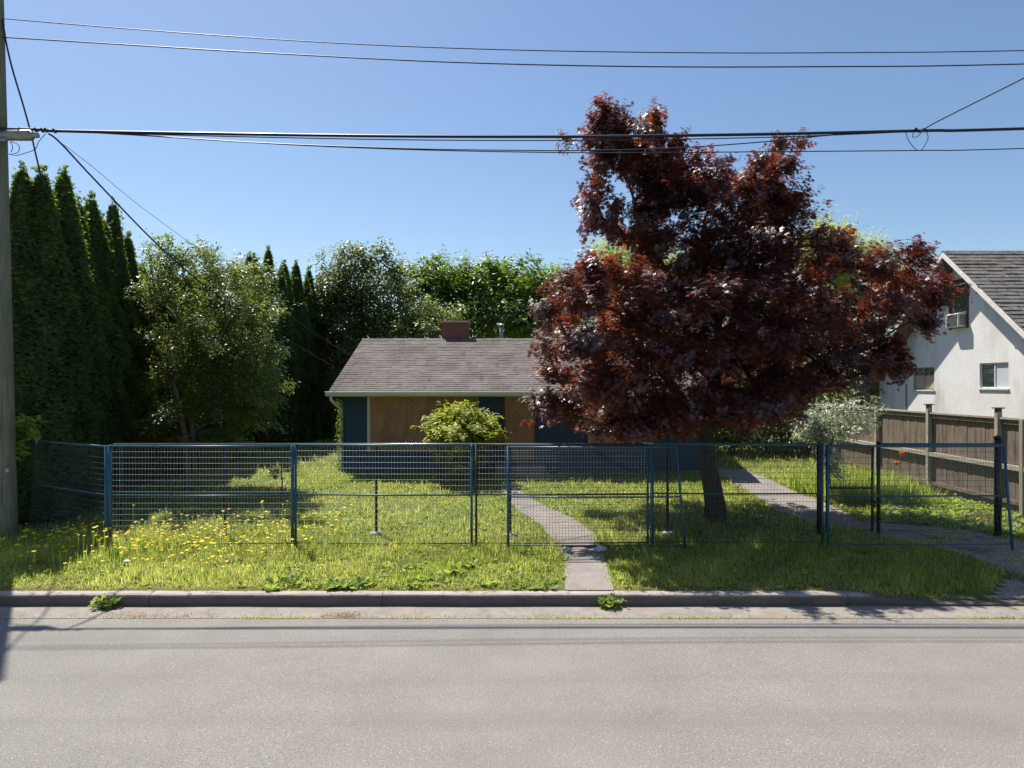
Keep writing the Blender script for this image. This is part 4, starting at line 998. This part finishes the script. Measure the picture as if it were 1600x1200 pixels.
# far-off trees all round
ft_v = []; ft_f = []; ft_t = []; nb = 0; rs9 = np.random.RandomState(9)
fp = [(x, 62+rs9.uniform(-5, 5), 1.0+rs9.uniform(0, 1.0), 3.2, 3, 2.6+rs9.uniform(0, .9)) for x in np.arange(-90, 90, 2.6)]
v, f, tt, _, _ = crown_leaves(fp, 5200, 8, 1.0, .5, .6, 'oval', up=.4, bias=-.5, rs=rs9, inner=.6)
o = link('far_trees', mesh_np('far_trees', v, f, M['darkleaf'], tt)); tagit(o, 'low band of distant trees beyond the gardens', 'trees', kind='stuff')

# ================================================================== SHRUBS IN THE GARDEN
A = [pf(px, py, rx, ry, d=17.3+dd) for px, py, rx, ry, dd in [(722, 652, 30, 17, 0), (696, 664, 26, 18, .2), (750, 664, 25, 18, .1), (722, 672, 44, 22, -.4), (684, 684, 22, 16, 0), (762, 684, 18, 16, 0), (720, 697, 40, 22, .2), (722, 725, 34, 20, .2)]]
b = W(722, 0, 17.4)
tree('rhododendron_bush', 'rounded yellow-green bush standing against the boarded window', 'bush', (b.x, 17.4, float(gh(b.x, 17.4))), [[(b.x, 17.4, .3), (b.x, 17.4, .9), (b.x, 17.4, 1.5)]], [[.06, .05, .03]], A, M['rhodo'], M['bark'],
     dict(nshoot=1500, per=9, L=.08, spread=.05, size=.095, kind='oval', up=.9, bias=-.3, droop=.25, inner=.55), r0=.012, twign=80)
A = [pf(px, py, rx, ry, d=15.2+dd) for px, py, rx, ry, dd in [(1265, 668, 20, 14, 0), (1300, 650, 26, 16, .1), (1340, 645, 26, 16, 0), (1355, 662, 16, 14, 0), (1320, 672, 30, 18, -.2), (1285, 690, 20, 18, 0), (1292, 716, 14, 18, 0), (1278, 672, 22, 16, .2), (1250, 682, 10, 8, 0), (1300, 735, 10, 14, .0)]]
b = W(1296, 0, 15.2)
tree('flowering_shrub', 'pale white-speckled shrub drooping behind the thick black gate post', 'shrub', (b.x, 15.2, float(gh(b.x, 15.2))), [[(b.x, 15.2, .3), (b.x-.05, 15.2, 1.1), (b.x+.1, 15.2, 2.0)]], [[.05, .04, .02]], A, M['pale'], M['bark'],
     dict(nshoot=760, per=9, L=.22, spread=.06, size=.065, kind='oval', up=.6, bias=-.7, droop=.4, inner=.3), r0=.009, twign=80)
A = [pf(px, py, rx, ry, d=11.95) for px, py, rx, ry in [(34, 652, 16, 14), (46, 672, 18, 12), (35, 700, 18, 16), (48, 690, 16, 10), (30, 735, 12, 12), (8, 690, 30, 60)]]
tree('leafy_sapling', 'sparse sapling with big light leaves poking out beside the utility pole', 'shrub', (-8.95, 11.95, .22), [[(-8.95, 11.95, .1), (-8.95, 11.95, 1.0), (-8.8, 11.95, 2.2)]], [[.03, .025, .012]], A, M['weed'], M['bark'],
     dict(nshoot=34, per=5, L=.25, spread=.05, size=.16, kind='oval', up=.8, bias=-.5, droop=.5, inner=.3, sx=.8), r0=.006, twign=34)
A = [pf(px, py, rx, ry, d=15.5) for px, py, rx, ry in [(435, 716, 20, 8), (446, 738, 16, 10), (462, 740, 14, 8), (425, 745, 14, 12)]]
b = W(440, 0, 15.5)
tree('garden_shrub', 'small sparse shrub with pale leaves left of the blue double posts', 'shrub', (b.x, 15.5, .34), [[(b.x, 15.5, .3), (b.x, 15.5, .7), (b.x, 15.5, 1.1)]], [[.02, .018, .01]], A, M['weed'], M['bark'],
     dict(nshoot=40, per=6, L=.14, spread=.04, size=.08, kind='oval', up=.8, bias=-.5, droop=.3, inner=.3), r0=.005, twign=40)
# ivy on the downspout corner
n = 420; rs4 = np.random.RandomState(4)
zz = rs4.uniform(.45, 2.5, n); pos = np.stack([-4.76+rs4.normal(0, .05, n), 18.88+rs4.normal(0, .03, n), zz], 1)
v, f, tt = place(pos, np.array([-.2, -1, .4])+rs4.normal(0, .4, (n, 3)), rs4.normal(0, 1, (n, 3))-np.array([0, 0, .6]), rs4.uniform(.04, .08, n), 'oval', rs4.rand(n))
o = link('ivy', mesh_np('ivy', v, f, M['weed'], tt)); tagit(o, 'thin ivy climbing the downspout at the left corner of the blue house', 'ivy')

# ================================================================== GRASS
HOUSE_P = [(-4.75, 18.9), (5.3, 18.9), (5.3, 26), (-4.75, 26)]
STEPS_P = [(-.6, 18.0), (1.05, 18.0), (1.05, 19.1), (-.6, 19.1)]
def scatter(n, x0, x1, y0, y1, rs, polys=(PATH, PATH2, DRIVE, HOUSE_P, STEPS_P), power=1.0):
    x = rs.uniform(x0, x1, n); y = y0+(y1-y0)*rs.uniform(0, 1, n)**power
    ok = (np.abs(x) < y*.80+.6)
    for p in polys:
        j = .07 if (p is PATH or p is PATH2) else 0
        if p is not None: ok &= ~inpoly(x+rs.normal(0, j, n)*(y > 9.15), y+rs.normal(0, j*.6, n)*(y > 9.3), p)
    return x[ok], y[ok]
def clump_noise(x, y, s, ph=0):
    return .5+.25*np.sin(x*s+ph)*np.cos(y*s*1.3+ph*2)+.25*np.sin(x*s*2.7-y*s*1.9+ph*3)
def blades(x, y, h, wd, rs, tint, lean=.35):
    n = len(x); z = gh(x, y)-.008; a = rs.uniform(0, 2*np.pi, n); la = rs.uniform(0, 2*np.pi, n); le = np.abs(rs.normal(0, lean, n))*h
    ux, uy = np.cos(a)*wd*.5, np.sin(a)*wd*.5; dx, dy = np.cos(la)*le, np.sin(la)*le
    hz_ = np.sqrt(np.maximum(h*h-le*le, (h*.25)**2))
    V = np.empty((n, 5, 3))
    V[:, 0] = np.stack([x-ux, y-uy, z], 1); V[:, 1] = np.stack([x+ux, y+uy, z], 1)
    V[:, 2] = np.stack([x+ux*.8+dx*.35, y+uy*.8+dy*.35, z+hz_*.58], 1); V[:, 3] = np.stack([x-ux*.8+dx*.35, y-uy*.8+dy*.35, z+hz_*.58], 1)
    V[:, 4] = np.stack([x+dx, y+dy, z+hz_], 1)
    b_ = np.arange(n)*5
    q = np.stack([b_, b_+1, b_+2, b_+3], 1); t = np.stack([b_+3, b_+2, b_+4], 1)
    return V.reshape(-1, 3), q, t, np.concatenate([tint, tint])
def grassobj(name, x, y, h, wd, rs, tint, m, label, cat='grass', lean=.35):
    v, q, t, tt = blades(x, y, h, wd, rs, tint, lean)
    o = link(name, mesh_np(name, v, [q, t], m, tt)); return tagit(o, label, cat, kind='stuff')
rg = np.random.RandomState(77)
x, y = scatter(112000, -9, 8.2, 9.07, 11.6, rg)
keep = ~((x > 5.9) & (y < 9.4)); x, y = x[keep], y[keep]
bare = (y < 9.12+.18*clump_noise(x, y, 2.1, 1)) & (rg.rand(len(x)) < .75); x, y = x[~bare], y[~bare]
cn = clump_noise(x, y, 1.7, .4); hgt = (.028+.060*cn)*np.exp(rg.normal(-.1, .42, len(x)))
hgt = hgt*(.45+.55*sstep(9.1, 9.6, y))
hgt = np.where((x > 4.6) & (x < 6.3) & (y < 10), hgt*1.55, hgt); hgt = np.where((x < -5.2) & (y > 10.3), hgt*1.7, hgt)
hgt = np.where((y > 10.95), hgt*1.25, hgt)
tint = np.clip(.10+.5*clump_noise(x, y, .9, 2)+.35*clump_noise(x, y, 4.1, 7)+rg.normal(0, .28, len(x))+.3*sstep(9.6, 9.2, y), 0, 1)
grassobj('verge_grass', x, y, hgt, .0095*rg.uniform(.6, 1.4, len(x)), rg, tint, M['grass'], 'rough sunlit grass on the verge between kerb and fence')
x, y = scatter(125000, -14, 9.6, 11.6, 19.2, rg, power=1.25)
cn = clump_noise(x, y, 1.5, 1.4); hgt = (.040+.055*cn)*np.exp(rg.normal(-.1, .40, len(x)))
tint = np.clip(.05+.5*clump_noise(x, y, .8, 5)+.35*clump_noise(x, y, 3.3, 2)+rg.normal(0, .28, len(x)), 0, 1)
grassobj('lawn_grass', x, y, hgt, .015*rg.uniform(.6, 1.4, len(x)), rg, tint, M['grass'], 'unmown green grass of the front lawn behind the fence')
x, y = scatter(14000, -14, 16, 19, 32, rg); grassobj('back_grass', x, y, rg.uniform(.08, .2, len(x)), .03, rg, rg.rand(len(x))*.6, M['grass'], 'shaded grass beside and behind the blue house')
# tall grass by the wooden fence
x, y = scatter(6500, 6.4, 9.3, 14.2, 17.2, rg, polys=(PATH2,)); k = inpoly(x, y, [(7.0, 14.6), (8.9, 14.0), (9.5, 16.5), (8.4, 17.4), (6.6, 16.6)]); x, y = x[k], y[k]
grassobj('tall_grass', x, y, rg.uniform(.25, .55, len(x)), .02, rg, rg.rand(len(x))*.7, M['grass'], 'tall tufty grass growing against the wooden fence', lean=.3)
# dry blades
x, y = scatter(26000, -9, 8.2, 9.10, 12.5, rg); kk = rg.rand(len(x)) < clump_noise(x, y, 2.2, 9)**2*1.5; x, y = x[kk], y[kk]; hgt = rg.uniform(.03, .15, len(x))*(.5+clump_noise(x, y, 1.1, 3)); hgt = np.where(y < 9.3, hgt*.45, hgt)
grassobj('dry_grass', x, y, hgt, .005, rg, rg.rand(len(x)), M['straw'], 'dry straw-coloured blades scattered through the verge', lean=.5)
x = rg.uniform(-9, 5.6, 7000); y = 9.10+np.abs(rg.normal(0, .07, 7000)); ok = (y < 9.4) & ~inpoly(x, y, PATH); x, y = x[ok], y[ok]
grassobj('dry_thatch', x, y, rg.uniform(.015, .05, len(x)), .008, rg, rg.rand(len(x)), M['straw'], 'brown dry thatch spilling over the back of the kerb', lean=.9)
# sparse grass and weeds invading the driveway
x, y = rg.uniform(6.2, 12, 16000), rg.uniform(9.15, 12.4, 16000); kk = inpoly(x, y, DRIVE) & (rg.rand(len(x)) < np.clip(clump_noise(x, y, 1.9, 2)*1.6-.55, 0, 1)*sstep(9.3, 10.2, y)); x, y = x[kk], y[kk]
grassobj('driveway_grass', x, y, rg.uniform(.03, .11, len(x)), .009, rg, rg.rand(len(x)), M['grass'], 'sparse grass invading the shaded gravel driveway', lean=.5)
# tall thin seed stalks
x, y = scatter(1500, -9, 6.6, 9.3, 13, rg); grassobj('seed_stalks', x, y, rg.uniform(.18, .38, len(x)), .005, rg, rg.rand(len(x)), M['straw'], 'thin dry seed stalks standing above the rough grass', lean=.25)
# broad-leaved weeds
def rosettes(name, x, y, per, size, m, label, cat='weeds', rise=.5, rs=rg):
    n = len(x); a = rs.uniform(0, 2*np.pi, (n, per)); r_ = rs.uniform(.3, 1.4, (n, per))
    s = np.asarray(size)[:, None]*rs.uniform(.6, 1.2, (n, per)); z = gh(x, y)
    px = x[:, None]+np.cos(a)*s*.12; py = y[:, None]+np.sin(a)*s*.12
    pos = np.stack([px, py, np.repeat(z[:, None], per, 1)+.01], 2).reshape(-1, 3)
    tip = np.stack([np.cos(a), np.sin(a), r_*rise], 2).reshape(-1, 3)
    nr = np.stack([-np.cos(a)*.5, -np.sin(a)*.5, np.ones_like(a)], 2).reshape(-1, 3)+rs.normal(0, .25, (n*per, 3))
    v, f, tt = place(pos, nr, tip, s.ravel(), 'oval', rs.rand(n*per))
    o = link(name, mesh_np(name, v, f, m, tt)); return tagit(o, label, cat, kind='stuff')
x, y = scatter(420, -3.4, .5, 9.12, 10.2, rg, power=1.2); kk = rg.rand(len(x)) < clump_noise(x, y, 3.1, 1.5)*1.3; x, y = x[kk], y[kk]; rosettes('kerb_weeds', x, y, 8, rg.uniform(.04, .12, len(x))*clump_noise(x, y, 2.3, 4)*1.7, M['weed'], 'lush broad-leaved weeds along the kerb left of the path')
x, y = scatter(700, -8.5, 6, 9.2, 11.3, rg); rosettes('verge_weeds', x, y, 7, rg.uniform(.04, .09, len(x)), M['weed'], 'small leafy weeds scattered in the verge grass')
x, y = scatter(1300, -9, 8, 11.6, 18, rg); rosettes('lawn_weeds', x, y, 6, rg.uniform(.05, .10, len(x)), M['weed'], 'clover and small weeds scattered over the front lawn')
x, y = scatter(4200, 6.0, 11.5, 10.9, 15.5, rg, polys=(PATH2, DRIVE)); k = inpoly(x, y, [(7.0, 13.2), (8.4, 12.4), (9.6, 11.2), (11.5, 10.9), (9.9, 15.2), (8.0, 15.2)]); x, y = x[k], y[k]
rosettes('ground_cover', x, y, 6, rg.uniform(.08, .17, len(x)), M['weed'], 'leafy green ground cover spreading under the wooden fence', 'ground cover', rise=1.2)
# flowers
def flowers(name, x, y, h, r, m, label, per=9, stalk=True):
    n = len(x); rs = rg; z = gh(x, y); V = []; Q = []
    dx, dy = rs.normal(0, .02, n), rs.normal(0, .02, n)
    pos = np.stack([x+dx, y+dy, z+h], 1)
    a = np.tile(np.arange(per)*2*np.pi/per, (n, 1))+rs.uniform(0, 1, (n, 1))
    tip = np.stack([np.cos(a), np.sin(a), np.full_like(a, .25)], 2).reshape(-1, 3)
    v, f, tt = place(np.repeat(pos, per, 0), np.tile([0, -.25, 1.0], (n*per, 1))+rs.normal(0, .12, (n*per, 3)), tip, np.repeat(r, per), 'long', np.repeat(rs.rand(n), per), 2.4)
    o = link(name, mesh_np(name, v, f, m, tt)); tagit(o, label, 'flowers', kind='stuff')
    if stalk:
        b_ = np.arange(n)*4; w_ = .0025
        V = np.stack([np.stack([x-w_, y, z], 1), np.stack([x+w_, y, z], 1), np.stack([x+dx+w_, y+dy, z+h], 1), np.stack([x+dx-w_, y+dy, z+h], 1)], 1).reshape(-1, 3)
        o = link(name[:-1]+'_stalks', mesh_np('stalks', V, np.stack([b_, b_+1, b_+2, b_+3], 1), M['grass'], np.full(n, .2))); tagit(o, 'thin green stalks of the '+label.split(' ', 1)[1], 'stalks', kind='stuff')
x1 = rg.normal(-5.2, 1.6, 700); y1 = 11.0+(x1+5.4)*.18+rg.normal(0, .75, 700); k = (y1 > 9.7) & (y1 < 13.4)&(rg.rand(700) < .35+clump_noise(x1, y1, 2.6, 3)) & (x1 < -2.8); x1, y1 = x1[k], y1[k]
x2, y2 = rg.normal(-7.2, .5, 70), rg.normal(10.9, .2, 70)
x, y = np.concatenate([x1, x2]), np.concatenate([y1, y2])
flowers('yellow_wildflowers', x, y, rg.uniform(.08, .46, len(x)), rg.uniform(.018, .040, len(x)), M['yellow'], 'dense yellow wildflowers swaying around the leftmost blue post')
x, y = scatter(420, -7, 6, 9.5, 17.5, rg); flowers('lawn_dandelions', x, y, rg.uniform(.05, .14, len(x)), rg.uniform(.014, .024, len(x)), M['yellow'], 'small yellow dandelions scattered over verge and lawn')
# two orange flowers by the wooden fence
for q, (px, py, lab) in enumerate([(1407, 709, 'upper orange lily flower against the shaded wooden fence'), (1399, 724, 'lower orange lily flower against the shaded wooden fence')]):
    c = W(px, py, 15.4); g0 = float(gh(c.x, c.y)); t = thing('orange_lily', lab, 'flower', (c.x, c.y, g0), 'orange lilies')
    part('stem', MB().tube([(c.x-.05, c.y, g0), (c.x-.02, c.y, (g0+c.z)/2), tuple(c)], .006, 5), M['weed'], t)
    n = 7; a = np.arange(n)*2*np.pi/n; rs = np.random.RandomState(q)
    v, f, tt = place(np.repeat([tuple(c)], n, 0), np.stack([-np.cos(a)*.5, np.full(n, -.6), -np.sin(a)*.5+.2], 1), np.stack([np.cos(a), np.full(n, -.45), np.sin(a)*.7], 1), rs.uniform(.08, .12, n), 'oval', rs.rand(n))
    part_np('petals', v, f, M['orange'], t, tt)
# weeds growing out of the gutter
def gutter_weed(x, yb, s, label, n, seed):
    rs = np.random.RandomState(seed); t = thing('gutter_weed', label, 'weed', (x, yb, .0), 'weeds sprouting at the kerb face')
    a = rs.uniform(0, 2*np.pi, n); el = rs.uniform(.1, 1.4, n)
    hz_ = rs.uniform(0, .10, n)*s/.2
    pos = np.stack([x+rs.normal(0, .07, n)*s/.2, yb+rs.normal(0, .03, n), hz_], 1)
    tip = np.stack([np.cos(a), np.sin(a)-.25, el], 1)
    v, f, tt = place(pos, np.array([0, -.3, 1])+rs.normal(0, .5, (n, 3)), tip, rs.uniform(.35, .85, n)*s*.8, 'oval', rs.rand(n))
    part_np('leaves', v, f, M['weed'], t, tt)
    st = MB()
    for k in range(7): st.tube([(x, yb, -.01), (x+rs.normal(0, .07), yb+rs.normal(0, .03), rs.uniform(.08, .2)*s/.2)], [.006, .002], 4)
    part('stem', st, M['weed'], t)
gutter_weed(-5.25, 8.86, .20, 'leafy weed clump at the kerb face towards the utility pole', 110, 1)
gutter_weed(1.28, 8.86, .20, 'leafy weed clump at the kerb face beside the front path', 100, 2)
# small grass tufts in the slab joints of the two paths
x = rg.uniform(-.3, 6.4, 5200); y = rg.uniform(9.3, 16, 5200)
kk = (inpoly(x, y, PATH) | inpoly(x, y, PATH2)) & ((np.abs((y*1.02) % 1.27-.2) < .05) | (clump_noise(x, y, 5, 1) > .86)); x, y = x[kk], y[kk]
grassobj('joint_tufts', x, y, rg.uniform(.02, .07, len(x)), .009, rg, rg.rand(len(x)), M['grass'], 'small grass tufts growing through the path joints', lean=.6)
# grass and straw in the joint between gutter and road
x = rg.uniform(-8, 6.5, 6500); dens = clump_noise(x, x*0, 1.3, 2)+.25*((x > -.2) & (x < 1.3)); k = rg.rand(len(x)) < np.clip((dens-.45)*2.2, .04, 1); x = x[k]; y = 8.466+rg.normal(0, .016, len(x))
V, q, t, tt = blades(x, y, rg.uniform(.01, .035, len(x)), np.full(len(x), .009), rg, rg.rand(len(x)), .9); V[:, 2] -= np.repeat(gh(x, y), 5)-.0
o = link('joint_grass', mesh_np('joint_grass', V, [q, t], M['grass'], tt)); tagit(o, 'short grass growing in the joint between gutter and road', 'grass', kind='stuff')
x = np.concatenate([rg.uniform(-8, 6.5, 900), rg.normal(-2.1, .15, 350), rg.normal(-4.6, .35, 250)]); y = 8.48+np.abs(rg.normal(0, .10, len(x))); y = np.minimum(y, 8.93)
V, q, t, tt = blades(x, y, rg.uniform(.01, .04, len(x)), np.full(len(x), .007), rg, rg.rand(len(x)), 1.5); V[:, 2] -= np.repeat(gh(x, y), 5)-.002
o = link('gutter_straw', mesh_np('gutter_straw', V, [q, t], M['straw'], tt)); tagit(o, 'dry brown straw and needles lying in the gutter', 'straw', kind='stuff')
# brown grass heap and stones
x = rg.normal(7.9, .22, 1500); y = rg.normal(12.6, .16, 1500)
x = rg.normal(9.0, .22, 1500); y = rg.normal(13.0, .16, 1500)
grassobj('dead_grass_heap', x, y, rg.uniform(.05, .22, 1500), .012, rg, rg.rand(1500)*.6, M['straw'], 'heap of dead brown grass beside the thick end post', 'dead grass', lean=.9)
for px, py, r, lab, sd in [(1413, 772, .16, 'pale rounded stone in the ground cover below the wooden fence', 3), (198, 884, .045, 'small white scrap lying in the verge grass near the leftmost post', 5)]:
    c = G(px, py); o = link('stone' if r > .1 else 'litter', mesh_mb('stone', rock((0, 0, r*.35), r, sd, (1.3, .8, .5)), M['stone'] if r > .1 else M['white'], True), None, (c[0], c[1], float(gh(*c))+(0 if r > .1 else .05)))
    tagit(o, lab, 'stone' if r > .1 else 'litter')
